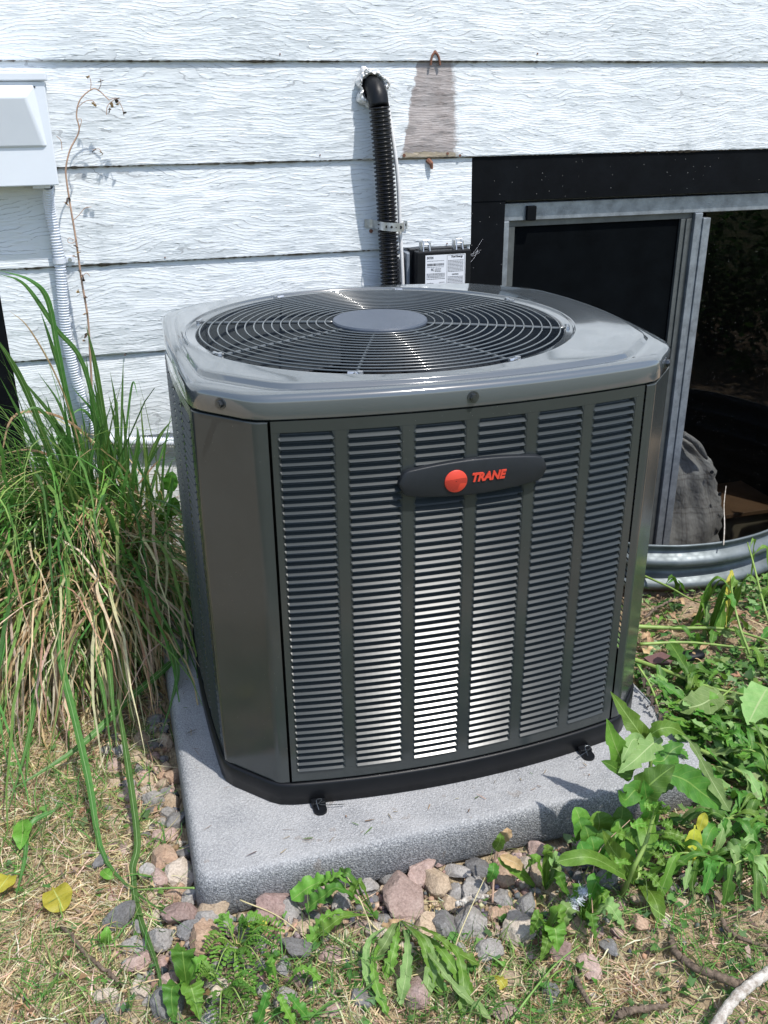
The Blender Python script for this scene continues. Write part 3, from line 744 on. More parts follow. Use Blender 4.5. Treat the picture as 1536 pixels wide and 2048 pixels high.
# badge
def badge():
    x0, x1 = -.139, .1385; n = 44; V = []; xs = np.linspace(x0, x1, n)
    def half(x):
        u = (x-(x0+x1)/2)/((x1-x0)/2); h = .0335-.0125*u*u
        e = min(x-x0, x1-x); r = .018
        if e < r: h = h-r+math.sqrt(max(0, r*r-(r-e)**2))
        return max(h, .0005)
    def cz(x): return .6275+.0*(x)
    rows = [(1.0, .001), (1.0, .0100), (.97, .0118), (.90, .0126), (0, .0130), (-.90, .0126), (-.97, .0118), (-1.0, .0100), (-1.0, .001)]
    for f, d in rows:
        for x in xs: V.append(smap('front', x, d+.002, cz(x)+half(x)*f))
    F = [(q*n+i, q*n+i+1, (q+1)*n+i+1, (q+1)*n+i) for q in range(len(rows)-1) for i in range(n-1)]
    F.append(tuple(q*n for q in range(len(rows)))); F.append(tuple(q*n+n-1 for q in range(len(rows)))[::-1])
    b = mk('badge', V, F, M_BADGE, front, True)
    m = MB(); c = (-.0375, .6245); r = .0208; a = np.arange(48)*2*PI/48; V = []
    for rr_, d in ((r, .014), (r, .0165), (r*.96, .0172), (0.001, .0174)): V += [smap('front', c[0]+rr_*math.cos(t), d, c[1]+rr_*math.sin(t)) for t in a]
    m.add(V, [(q*48+i, q*48+(i+1) % 48, (q+1)*48+(i+1) % 48, (q+1)*48+i) for q in range(3) for i in range(48)]); m.mk('emblem', M_RED, b, True)
    m = MB()
    for k in range(10):
        z = .004-.0021*k; w_ = math.sqrt(max(0, (r*.97)**2-z*z)); xe = w_*(1.0 if k < 5 else .35-.03*(k-5)); 
        xs_ = np.linspace(-w_, xe, 10); Vv = []
        for e in (-.0003, .0003):
            Vv += [smap('front', c[0]+x, .0177, c[1]+z+e+.0016*math.sin((x/r)*2.6)*(.6+k*.05)) for x in xs_]
        m.add(Vv, [(i, i+1, 10+i+1, 10+i) for i in range(9)])
    m.mk('emblem_line', simple('emblem_groove', (.20, .02, .015), .6), b)
    text_part('TRANE', lambda u, v, d: smap('front', -.0075+u, .0145+d, .6195+v), .0165, .0655, .0025, .0011, .25, M_RED, b, 'lettering')
def text_part(body, fn, size_h, width, depth, off, shear, mat, parent, name):
    cu = bpy.data.curves.new('t', 'FONT'); cu.body = body; cu.size = 1.0; cu.shear = shear; cu.offset = .045 if off else 0.0; cu.extrude = .5 if depth else 0; cu.resolution_u = 3
    ob = bpy.data.objects.new('t', cu); COL.objects.link(ob); bpy.context.view_layer.update()
    me = bpy.data.meshes.new_from_object(ob.evaluated_get(bpy.context.evaluated_depsgraph_get()))
    co = np.array([v.co[:] for v in me.vertices]); F = [tuple(p.vertices) for p in me.polygons]
    bpy.data.objects.remove(ob); bpy.data.curves.remove(cu); bpy.data.meshes.remove(me)
    mn, mx = co.min(0), co.max(0)
    u = (co[:, 0]-mn[0])/(mx[0]-mn[0])*width; v = (co[:, 1]-mn[1])/(mx[1]-mn[1])*size_h; d = (co[:, 2]+.5)*depth if depth else co[:, 2]*0
    return mk(name, [fn(a, b, c) for a, b, c in zip(u, v, d)], F, mat, parent)
badge()

# ------------------------------------------------------------------ refrigerant line
def line_set():
    t = thing('refrigerant_line', 'black corrugated pipe sleeve coming out of a foil-sealed hole in the siding and running down', 'pipe', (.25, 1.0, 1.25))
    top = ony(742, 178, WALL)
    path = spline([(top[0]+.000, WALL+.05, top[2]+.020), (top[0]+.002, WALL-.012, top[2]+.008), (top[0]+.006, WALL-.044, top[2]-.014), (top[0]+.009, WALL-.055, top[2]-.048)], 16)
    V, F = tube(path, np.linspace(.027, .0305, 16), 20); V = V*(1)+np.sin(np.arange(len(V))[:, None]*np.array([[.9, 1.7, 2.3]]))*.0011; mk('taped_elbow', V, F, M_PAN, t, True)
    p0 = path[-1]; pts = spline([p0, (.262, WALL-.055, 1.05), (.275, WALL-.045, .87), (.282, WALL-.05, .68), (.285, WALL-.05, .4), (.26, WALL-.15, .2), (.22, .62, .12)], 1400)
    L = np.concatenate([[0], np.cumsum(np.linalg.norm(np.diff(pts, axis=0), axis=1))])
    ph = (L/.0118) % 1.0; rad = .0285+.0030*np.clip(np.sin(ph*2*PI)*2.2, -1, 1)
    V, F = tube(pts, rad, 20); mk('corrugated_sleeve', V, np.array([f for f in F if len(f) == 4]), M_CORR, t, True)
    c = spline([(top[0]+.036, WALL-.045, top[2]-.035), (.302, WALL-.055, 1.05), (.315, WALL-.045, .87), (.322, WALL-.052, .68), (.32, WALL-.05, .4), (.31, WALL-.1, .2)], 50)
    V, F = tube(c, .0062, 8); mk('drain_cable', V, F, M_CORD, t, True)
    # foil collar
    na, nb = 72, 14; V = []; rg = np.random.default_rng(3); nz = rg.normal(0, 1, (na, nb)); nz = (nz+np.roll(nz, 1, 0)+np.roll(nz, 1, 1))/1.7
    for i in range(na):
        a = 2*PI*i/na; ro = .048+.008*math.sin(3*a+1)+.005*math.sin(7*a)
        if math.sin(a) < -.3: ro *= 1.0+.15*abs(math.cos(a))
        for j in range(nb):
            u = j/(nb-1); r = .030+(ro-.030)*u + nz[i, j]*.0014; y = WALL-.004-.022*math.sin(PI*min(1, u*1.02))**.8+nz[i, (j*5) % nb]*.003
            V.append((top[0]+r*math.cos(a), y, top[2]+.006+r*1.05*math.sin(a)))
    F = [(i*nb+j, ((i+1) % na)*nb+j, ((i+1) % na)*nb+j+1, i*nb+j+1) for i in range(na) for j in range(nb-1)]
    mk('foil_collar', V, F, M_FOIL, t, True)
    m = MB(); m.disc((top[0], WALL-.001, top[2]+.006), (0, -1, 0), .034, .003, 24); m.mk('hole', M_DARK, t)
    # perforated strap
    st = ony(765, 448, WALL); z = st[2]; prof = [(.212, WALL-.003), (.232, WALL-.004), (.241, WALL-.03), (.252, WALL-.078), (.285, WALL-.088), (.318, WALL-.078), (.329, WALL-.045), (.338, WALL-.006), (.352, WALL-.003)]
    P = spline(prof, 40); V = []; n = 40
    for dd in (0, .0015):
        for zz in (-.0125, .0125): V += [(p[0], p[1]-dd, z+zz-.08*(p[0]-.28)) for p in P]
    F = [(i, i+1, n+i+1, n+i) for i in range(n-1)]+[(2*n+i, 3*n+i, 3*n+i+1, 2*n+i+1) for i in range(n-1)]+[(i, 2*n+i, 2*n+i+1, i+1) for i in range(n-1)]+[(n+i, n+i+1, 3*n+i+1, 3*n+i) for i in range(n-1)]
    s = mk('pipe_strap', V, F, M_STEEL, t)
    for q, rr_ in ((.221, .006), (.262, .0045), (.275, .004), (.291, .002), (.305, .0055), (.345, .004)):
        k = int(np.argmin(abs(P[:, 0]-q))); m = MB(); m.disc((P[k][0], P[k][1]-.0012, z-.08*(q-.28)), (0, -1, 0), rr_, .0008, 12)
        m.mk('strap_screw' if q == .221 else 'strap_hole', M_STEEL if q in (.221,) else M_DARK, s)
line_set()

# ------------------------------------------------------------------ white service box and flexible conduit
t = thing('service_box', 'white steel service disconnect box with wedge-shaped boss at the top left', 'electrical box', (-.80, WALL, 1.03))
body = part('box_body', M_WHITEPL, t, [(-1.0, -.685, .955, WALL-.001, 1.034, 1.30)], .003)
part('box_cover', M_WHITEPL, t, [(-1.008, -.676, .945, .9545, 1.032, 1.2905)], .003)
part('cover_hood', M_WHITEPL, t, [(-1.012, -.670, .938, WALL-.001, 1.2915, 1.312)], .003)
def boss():
    o = [(-.93, 1.282), (-.704, 1.282), (-.692, 1.130), (-.94, 1.130)]; i = [(-.915, 1.254), (-.728, 1.254), (-.700, 1.131), (-.935, 1.131)]
    V = [(x, .9447, z) for x, z in o] + [(i[0][0], .917, i[0][1]), (i[1][0], .917, i[1][1]), (i[2][0], .940, i[2][1]), (i[3][0], .940, i[3][1])]
    ob = mk('boss', V, [(4, 5, 6, 7), (0, 1, 5, 4), (1, 2, 6, 5), (2, 3, 7, 6), (3, 0, 4, 7)], M_WHITEPL, t)
    md = ob.modifiers.new('b', 'BEVEL'); md.width = .006; md.segments = 3
boss()
m = MB(); m.box(-.745, -.700, .952, 1.02, 1.024, 1.0335, bev=.001); m.mk('conduit_locknut', M_STEEL, t)
m = MB(); p = (-.705, .9445, 1.277); m.box(-.712, -.700, .9435, .9447, 1.2755, 1.2785); m.mk('latch_slot', M_DARK, t)
def conduit():
    t = thing('flexible_conduit', 'white painted ribbed flexible conduit running from the service box down behind the air conditioner', 'conduit', (-.71, 1.0, 1.02))
    W2 = WALL-.018
    q = [ony(px, py, W2) for px, py in ((96, 372), (100, 420), (112, 480), (121, 540), (127, 620), (136, 690), (150, 750), (168, 805), (182, 850), (205, 877), (260, 882), (345, 884), (420, 884))]
    q[0][1] = .985
    q.append((-.30, WALL-.02, .235)); q.append((-.2, .8, .2)); q.append((-.15, .5, .2))
    pts = spline(q, 1500); L = np.concatenate([[0], np.cumsum(np.linalg.norm(np.diff(pts, axis=0), axis=1))])
    ph = (L/.0078) % 1.0; rad = .0145+.0016*np.clip(np.sin(ph*2*PI)*1.6, -1, 1)
    V, F = tube(pts, rad, 16); mk('ribbed_tube', V, np.array([f for f in F if len(f) == 4]), M_CONDUIT, t, True)
    for (px, py, nm) in ((121, 521, 0), (168, 797, 1)):
        k = int(np.argmin([abs(p[2]-ony(px, py, W2)[2]) for p in pts])); p = pts[k]
        m = MB(); a = np.linspace(0, PI, 14); V = []
        for zz in (-.007, .007): V += [(p[0]-.0185*math.cos(b), WALL-.002-.036*math.sin(b)**.7, p[2]+zz) for b in a]
        m.add(V, [(i, i+1, 14+i+1, 14+i) for i in range(13)]); m.box(p[0]+.016, p[0]+.042, WALL-.0055, WALL-.0025, p[2]-.009, p[2]+.009, bev=.001)
        c = m.mk('conduit_clamp', M_CONDUIT, t, False); m = MB(); m.disc((p[0]+.029, WALL-.0055, p[2]), (0, -1, 0), .0055, .004, 10); m.mk('clamp_screw', M_STEEL, c)
conduit()

# ------------------------------------------------------------------ load control box
def control_box():
    t = thing('load_control_box', 'black utility switch box with white printed labels and two wire latches', 'control box', (.44, 1.0, .6))
    x0, x1, z0, z1, yf = .366, .532, .63, .803, .945
    part('back_half', M_GREYPL, t, [(.335, .363, .985, WALL-.002, .60, .795), (.318, .334, 1.005, WALL-.002, .70, .775), (.318, .334, 1.005, WALL-.002, .60, .68)], .003)
    part('gasket', M_PAN, t, [(.345, .538, .983, .990, .622, .806)], .002)
    cov = part('box_cover', M_PAN, t, [(.352, .536, .990, WALL-.003, .62, .805), (.355, .538, yf, .982, .622, z1)], .004)
    lab = part('printed_label', M_WHITE, cov, [(.384, .518, yf-.0012, yf-.0004, .672, .791)])
    yl = yf-.0016
    def T(s, x, z, h, wd, off=0): text_part(s, lambda u, v, d: (x+u, yl, z+v), h, wd, 0, off, 0, M_PRINT, cov, 'label_print')
    T('EATON', .389, .779, .008, .021, 1); T('Xcel Energy', .469, .779, .0085, .040, 1); T('FC', .403, .742, .008, .009, 1); T('CAUTION', .473, .7265, .0045, .022, 1)
    m = MB(); rg = random.Random(5)
    def bar(xa, xb, z, h): m.add([(xa, yl, z), (xb, yl, z), (xb, yl, z+h), (xa, yl, z+h)], [(0, 1, 2, 3)])
    x = .390
    while x < .446: w_ = rg.choice((.0007, .0014, .0021)); bar(x, x+w_, .758, .0075); x += w_+rg.choice((.0008, .0013))
    def tiny(xa, xb, z, h=.0016):
        x = xa
        while x < xb: w_ = rg.uniform(.002, .006); bar(x, min(x+w_, xb), z, h); x += w_+.0011
    for z in (.7725, .7535): tiny(.389, .445, z, .0012)
    for z in (.7475, .7435, .7395): tiny(.415, .436, z)
    for z in (.733, .7295, .7255, .7215, .7165): tiny(.388, .449, z)
    for k in range(9): tiny(.459, .511, .7715-.0043*k)
    for k in range(8): tiny(.459, .511, .7205-.0043*k)
    for z in (.705, .700, .695, .690): tiny(.433, .449, z)
    for xa, xb, z in ((.389, .412, .704), (.389, .412, .692), (.392, .405, .678), (.418, .430, .678)): bar(xa, xb, z, .0009)
    for xx in (.4005, .4305): bar(xx, xx+.0008, .685, .022)
    # rounded frame round the right-hand notice
    for xa, xb, z, h in ((.457, .514, .7885, .0008), (.457, .514, .676, .0008), (.4555, .4563, .678, .110), (.5147, .5155, .678, .110)): bar(xa, xb, z, h)
    m.mk('label_print', M_PRINT, cov)
    for cx in (.389, .499):
        m = MB()
        for s in (-.011, .011): m.tube([(cx+s, yf+.002, .803), (cx+s*.75, yf+.012, .835)], .0022, 6)
        m.tube([(cx-.010, yf+.012, .835), (cx+.010, yf+.012, .835)], .0026, 6); m.tube([(cx-.007, yf+.005, .824), (cx+.007, yf+.005, .824)], .002, 6)
        m.box(cx-.017, cx-.012, yf+.012, yf+.03, .804, .832, bev=.001); m.box(cx+.012, cx+.017, yf+.012, yf+.03, .804, .829, bev=.001)
        m.mk('wire_latch', M_STEEL, cov)
    rg2 = random.Random(2)
    web = MB()
    for k in range(6):
        a = np.array([.540, .965+rg2.uniform(0, .04), .775+rg2.uniform(-.02, .02)]); b = np.array([.60+rg2.uniform(-.03, .03), WALL+.004, .80+rg2.uniform(-.03, .02)])
        web.tube(spline([a, (a+b)/2+np.array([0, 0, -.008]), b], 6), .00014, 3)
    tag(web.mk('cobweb', M_FLUFF, None), 'wispy white cobweb strung from the black switch box to the dark window board', 'cobweb')
control_box()

# ------------------------------------------------------------------ leaves and blades
def leaf_mesh(path, width, kind='lobed', lobes=5, depth=.45, up=(0, 0, 1), fold=.32, ruffle=.14, seed=0, n=26, holes=0):
    rg = random.Random(seed); P = spline(path, n); T = np.gradient(P, axis=0); T /= np.linalg.norm(T, axis=1)[:, None]+1e-9
    L = float(np.linalg.norm(np.diff(P, axis=0), axis=1).sum()); up = np.array(up, float)
    us = (-1, -.5, 0, .5, 1); V = []; uv = []; ph1, ph2 = rg.random()*.6, rg.random()*.6; rp = rg.random()*6
    for i in range(n):
        f = i/(n-1); S = np.cross(T[i], up); S /= np.linalg.norm(S)+1e-9; Nn = np.cross(S, T[i])
        if kind == 'round': s = max(.03, math.sin(PI*min(1, f*.97+.03))**.55); s = s if f > .12 else .10
        elif kind == 'lance': s = max(.02, math.sin(PI*f**.75)**.8); 
        elif kind == 'tongue': s = (.30+.70*f**.8)*(1-max(0, (f-.78)/.22)**2)**.5 if f < 1 else 0.02
        else: s = max(.07, (.07 if f < .16 else .07+.93*((f-.16)/.84)**.75))*(1-max(0, (f-.72)/.28)**2)**.5 if f < 1 else 0.02
        for u in us:
            ss = s; sh = 0.0
            if abs(u) == 1 and kind != 'round':
                tt = (f*lobes + (ph1 if u < 0 else ph2)) % 1.0
                ss = s*(1-depth*(tt if kind == 'lobed' else tt*.8)); sh = -depth*.10*tt*0
            if abs(u) == .5: ss = s*(1-depth*.15)
            q = P[i] + S*u*ss*width/2 + Nn*(abs(u)*fold*ss*width/2 + ruffle*width*.5*abs(u)*math.sin(f*lobes*4.4+rp+(1.7 if u > 0 else 0))*s)
            V.append(q); uv.append(((u+1)/2, f))
    F = [(i*5+j, i*5+j+1, (i+1)*5+j+1, (i+1)*5+j) for i in range(n-1) for j in range(4)]
    return V, F, uv
def leaf(parent, path, width, mat=None, name='leaf', **k):
    V, F, uv = leaf_mesh(path, width, **k); return mk(name, V, F, mat or M_LEAF, parent, True, uv=uv)
def ribbons(P, W, colr, up=None):
    """P (m,k,3) centre lines, W (m,k) widths, colr (m,3)"""
    m_, k_, _ = P.shape; T = np.gradient(P, axis=1); T /= np.linalg.norm(T, axis=2, keepdims=True)+1e-9
    U = np.zeros((m_, 1, 3)); U[..., 2] = 1
    if up is not None: U = up[:, None, :]
    S = np.cross(T, np.broadcast_to(U, T.shape)); nn = np.linalg.norm(S, axis=2, keepdims=True); S = np.where(nn > .05, S/(nn+1e-9), np.array([1., 0, 0]))
    V = np.stack([P-S*W[..., None]/2, P+S*W[..., None]/2], 2).reshape(-1, 3)
    b = (np.arange(m_)[:, None]*k_ + np.arange(k_-1)[None, :]).ravel()*2
    F = np.stack([b, b+1, b+3, b+2], 1)
    C = np.repeat(colr, k_*2, axis=0)
    return V, F, C
def sim_blades(root, az, el, length, droop, k=12, zmin=None, curl=None):
    m_ = len(root); P = np.zeros((m_, k, 3)); P[:, 0] = root
    d = np.stack([np.cos(az)*np.cos(el), np.sin(az)*np.cos(el), np.sin(el)], 1)
    st = length/(k-1)
    for i in range(1, k):
        P[:, i] = P[:, i-1]+d*st[:, None]
        g = gheight(P[:, i, 0], P[:, i, 1])+.004 if zmin is None else zmin
        hit = P[:, i, 2] < g
        P[:, i, 2] = np.where(hit, g+RNG.random(m_)*.012, P[:, i, 2])
        P[:, i, 1] = np.minimum(P[:, i, 1], WALL-.01)
        d[:, 2] -= droop*(.5+i/k)*st/.06*.3
        d[:, 2] = np.where(hit, np.maximum(d[:, 2], .02), d[:, 2])
        if curl is not None: d[:, 0] += curl*st; 
        d /= np.linalg.norm(d, axis=1)[:, None]
    return P
def taper(m_, k, w0, base=.5):
    f = np.linspace(0, 1, k); s = np.clip(base+(1-base)*f*4, 0, 1)*np.clip((1-f)*2.2, .04, 1); return w0[:, None]*s[None, :]
def colmix(m_, cs, var=.25):
    c = np.array(cs)[RNG.integers(0, len(cs), m_)]; return c*(1+var*(RNG.random((m_, 1))*2-1))*(1+.08*RNG.normal(0, 1, (m_, 3)))
GREENS = [(.09, .23, .045), (.12, .28, .06), (.17, .32, .07), (.07, .19, .045), (.24, .36, .10)]
STRAWS = [(.58, .46, .27), (.66, .55, .35), (.46, .34, .19), (.74, .64, .44), (.38, .26, .14), (.60, .46, .30)]
def grass_clump(name, label, base, n_green, n_dry, azc, spread, seed, hgt=1.0):
    t = thing(name, label, 'grass clump', (base[0], base[1], GZ))
    m_ = n_dry
    root = np.stack([base[0]+RNG.normal(0, .10, m_), base[1]+RNG.normal(0, .05, m_), GZ+.02+np.abs(RNG.normal(0, .05, m_))], 1); root[:, 1] = np.minimum(root[:, 1], WALL-.03)
    az = azc+RNG.normal(0, spread*1.1, m_); el = np.radians(RNG.uniform(25, 75, m_)); ln = RNG.uniform(.3, .80, m_)
    P = sim_blades(root, az, el, ln, RNG.uniform(.7, 1.9, m_), 13)
    P += np.cumsum(RNG.normal(0, .0058, P.shape), axis=1)*np.array([1, 1, .35])
    V, F, C = ribbons(P, taper(m_, 13, RNG.uniform(.003, .0085, m_)), colmix(m_, STRAWS))
    mk('dry_blades', V, F, M_TINT, t, False, col=C)['kind'] = 'stuff'
    m_ = n_green
    root = np.stack([base[0]+RNG.normal(0, .085, m_), base[1]+RNG.normal(0, .045, m_), np.full(m_, GZ+.01)], 1); root[:, 1] = np.minimum(root[:, 1], WALL-.03)
    az = azc+RNG.normal(0, spread*1.3, m_); el = np.radians(RNG.uniform(48, 88, m_)); ln = RNG.uniform(.35, .85, m_)*hgt
    P = sim_blades(root, az, el, ln, RNG.uniform(.15, 1.0, m_), 14)
    V, F, C = ribbons(P, taper(m_, 14, RNG.uniform(.003, .009, m_)), colmix(m_, GREENS))
    mk('green_blades', V, F, M_TINT, t, False, col=C)['kind'] = 'stuff'
    return t
clump = grass_clump('ornamental_grass', 'tall ornamental grass clump between the service box and the air conditioner, green over straw', (-.71, .86), 560, 1500, -PI/2-.75, .62, 1)
def hang(t, name, c, n, azc, spr, cols, wmin, wmax, el0, el1, l0, l1, dr0, dr1):
    root = np.stack([c[0]+RNG.normal(0, .13, n), c[1]+RNG.normal(0, .11, n), GZ+.01+np.abs(RNG.normal(0, .06, n))], 1); root[:, 1] = np.minimum(root[:, 1], WALL-.03)
    P = sim_blades(root, azc+RNG.normal(0, spr, n), np.radians(RNG.uniform(el0, el1, n)), RNG.uniform(l0, l1, n), RNG.uniform(dr0, dr1, n), 14)
    P += np.cumsum(RNG.normal(0, .0058, P.shape), axis=1)*np.array([1, 1, .35])
    V, F, C = ribbons(P, taper(n, 14, RNG.uniform(wmin, wmax, n)), colmix(n, cols)); mk(name, V, F, M_TINT, t, False, col=C)['kind'] = 'stuff'
hang(clump, 'fallen_dry_blades', (-.76, .66), 1300, -PI/2-.35, .75, STRAWS, .003, .008, 15, 65, .35, .85, .6, 1.6)
hang(clump, 'hanging_green_blades', (-.76, .72), 420, -PI/2-.3, .75, GREENS, .004, .010, 35, 80, .5, 1.15, .4, 1.2)
hang(clump, 'fine_green_blades', (-.70, .45), 500, -PI/2-.2, 1.4, GREENS, .002, .005, 30, 80, .1, .35, .5, 1.5)
clump2 = grass_clump('ornamental_grass', 'ornamental grass clump at the far left edge in front of the black boards', (-1.12, .78), 480, 900, -PI/2+.15, .7, 2, .95)
def blade(parent, pts, width, mat=None, n=30):
    P = spline(pts, n); V = []; uv = []
    T = np.gradient(P, axis=0); T /= np.linalg.norm(T, axis=1)[:, None]
    for i in range(n):
        f = i/(n-1); s = min(1, .45+f*4)*min(1, (1-f)*3+.03)
        v = CAMP*0+np.array([-.3, -1.0, .55]); S = np.cross(T[i], v); S /= np.linalg.norm(S)+1e-9; Nn = np.cross(S, T[i])
        for u in (-1, 0, 1): V.append(P[i]+S*u*width/2*s-Nn*abs(u)*width*.16*s); uv.append(((u+1)/2, f*.02))
    F = [(i*3+j, i*3+j+1, (i+1)*3+j+1, (i+1)*3+j) for i in range(n-1) for j in range(2)]
    return mk('blade', V, F, mat or M_BLADE, parent, True, uv=uv)
def pblade(pts, width, parent=clump, mat=None):
    # pts: (px, py, height z or None) -> surveyed places; y-depth follows from the height of the blade there
    return blade(parent, [onz(a, b, z) for a, b, z in pts], width*1.12, mat)
pblade([(240, 1090, .02), (200, 1010, .16), (160, 1020, .20), (138, 1061, .19), (123, 1179, .12), (119, 1307, .05), (148, 1435, -.02), (177, 1563, -.07), (202, 1699, -.115), (256, 1773, -.12), (381, 1860, -.112)], .015)
pblade([(230, 1095, .0), (180, 1060, .10), (166, 1090, .10), (179, 1205, .05), (194, 1327, 0), (210, 1409, -.04), (226, 1540, -.09)], .013)
pblade([(240, 1100, .0), (205, 1045, .12), (192, 1060, .13), (192, 1153, .09), (215, 1307, .03), (225, 1409, -.02), (235, 1500, -.07)], .014)
pblade([(235, 1399, -.03), (256, 1537, -.07), (274, 1681, -.105), (264, 1742, -.115), (276, 1829, -.118), (317, 1947, -.120), (315, 2023, -.12)], .013)
pblade([(250, 1090, .02), (262, 1112, .04), (297, 1169, .03), (333, 1266, 0), (353, 1333, -.02), (348, 1384, -.05), (317, 1486, -.10)], .013)
pblade([(290, 1090, .02), (305, 1052, .06), (333, 1092, .06), (350, 1205, .02), (372, 1300, -.02), (376, 1350, -.045)], .012)
pblade([(389, 1281, -.045), (320, 1345, -.05), (256, 1399, -.06), (154, 1496, -.09), (0, 1594, -.115)], .014)
pblade([(150, 1120, .02), (100, 1210, .02), (80, 1330, -.02), (55, 1480, -.08), (10, 1640, -.12)], .011)
pblade([(120, 1140, .03), (95, 1250, 0), (82, 1340, -.03), (60, 1450, -.08), (50, 1600, -.12)], .013)
pblade([(60, 1120, .05), (20, 1200, .03), (-20, 1300, 0)], .012)
pblade([(110, 1620, -.10), (60, 1650, -.11), (48, 1720, -.118), (30, 1800, -.12)], .009)
pblade([(240, 1100, .02), (200, 1080, .08), (160, 1170, .06), (110, 1240, .02), (60, 1330, -.02), (20, 1400, -.06)], .010)
pblade([(268, 1140, 0), (255, 1240, -.02), (248, 1330, -.05), (240, 1440, -.09)], .008)
# upright blades against the siding, surveyed on upright planes
def ublade(pts, width, mat=None, parent=clump): return blade(parent, [ony(a, b, y) for a, b, y in pts], width*1.2, mat)
for pts, wd in (
    ([(225, 1120, .86), (180, 950, .84), (140, 820, .82), (115, 700, .80), (95, 600, .78), (60, 560, .76), (0, 541, .74)], .013),
    ([(240, 1130, .86), (215, 960, .85), (170, 740, .83), (110, 655, .80), (50, 570, .78), (0, 548, .76)], .011),
    ([(250, 1130, .88), (225, 950, .87), (205, 820, .86), (188, 720, .85), (172, 650, .84)], .013),
    ([(200, 1120, .86), (160, 920, .85), (130, 780, .83), (100, 680, .82), (80, 620, .81)], .010),
    ([(235, 1130, .88), (215, 980, .88), (200, 900, .87), (180, 780, .85), (172, 712, .84)], .011),
    ([(270, 1120, .90), (262, 980, .88), (275, 880, .86), (273, 850, .86)], .008),
    ([(265, 1110, .90), (290, 950, .88), (315, 880, .86), (345, 838, .84)], .010),
    ([(285, 1130, .88), (310, 1020, .86), (330, 960, .85), (345, 920, .84)], .009),
    ([(190, 1120, .84), (120, 960, .80), (60, 800, .78), (20, 720, .76), (-20, 660, .75)], .015),
    ([(180, 1120, .84), (100, 950, .80), (60, 870, .78), (0, 755, .76)], .012),
    ([(215, 1120, .80), (195, 1010, .78), (230, 950, .76), (258, 915, .75)], .012),
    ([(220, 1110, .86), (170, 960, .85), (115, 850, .84), (70, 790, .83), (30, 745, .82)], .009)): ublade(pts, wd)
for pts, wd in (
    ([(200, 1120, .84), (160, 900, .82), (120, 770, .80), (60, 660, .78), (17, 620, .77)], .004),
    ([(240, 1110, .86), (215, 960, .85), (180, 880, .83), (110, 830, .80), (30, 830, .78), (5, 900, .77), (0, 960, .76)], .006),
    ([(230, 1100, .86), (190, 1000, .84), (110, 920, .80), (60, 900, .78), (15, 905, .77)], .006),
    ([(250, 1110, .86), (262, 1000, .82), (300, 940, .80), (340, 900, .80)], .004)): ublade(pts, wd, M_LEAFB)
rgu = random.Random(21)
for k in range(46):
    bx = rgu.uniform(140, 300); lean = rgu.gauss(-45, 45); hgt = rgu.uniform(140, 400)*(1 if bx > 180 else .8); yy = rgu.uniform(.76, .90); bend = rgu.uniform(-.5, 1.0)*lean
    y0 = rgu.uniform(1090, 1160); pts = [(bx, y0, yy), (bx+lean*.3, y0-hgt*.4, yy-.01), (bx+lean*.75, y0-hgt*.78, yy-.02), (bx+lean*1.15+bend*.5, y0-hgt, yy-.04)]
    if rgu.random() < .35: pts.append((bx+lean*1.5+bend, y0-hgt*.93, yy-.07))
    if max(p[0] for p in pts) < 335: ublade(pts, rgu.uniform(.005, .0115))
t = thing('grass_tuft', 'pale green grass tuft at the left rear corner of the air conditioner', 'grass clump', (-.56, .72, GZ))
for pts, wd in (([(285, 1130, .72), (300, 1000, .72), (325, 900, .72), (342, 860, .72)], .006), ([(290, 1130, .72), (310, 1040, .7), (335, 990, .7), (346, 930, .7)], .007), ([(330, 1130, .7), (335, 1050, .7), (342, 1000, .7)], .006)): ublade(pts, wd, None, t)
for q, (px, py) in enumerate(((335, 985), (340, 1035), (325, 1060))):
    p = ony(px, py, .70); leaf(t, [p, p+np.array([.01, -.01, .035]), p+np.array([.02, -.015, .07])], .045, M_LEAFD, kind='round', seed=q, up=(0, -1, .3), n=12)

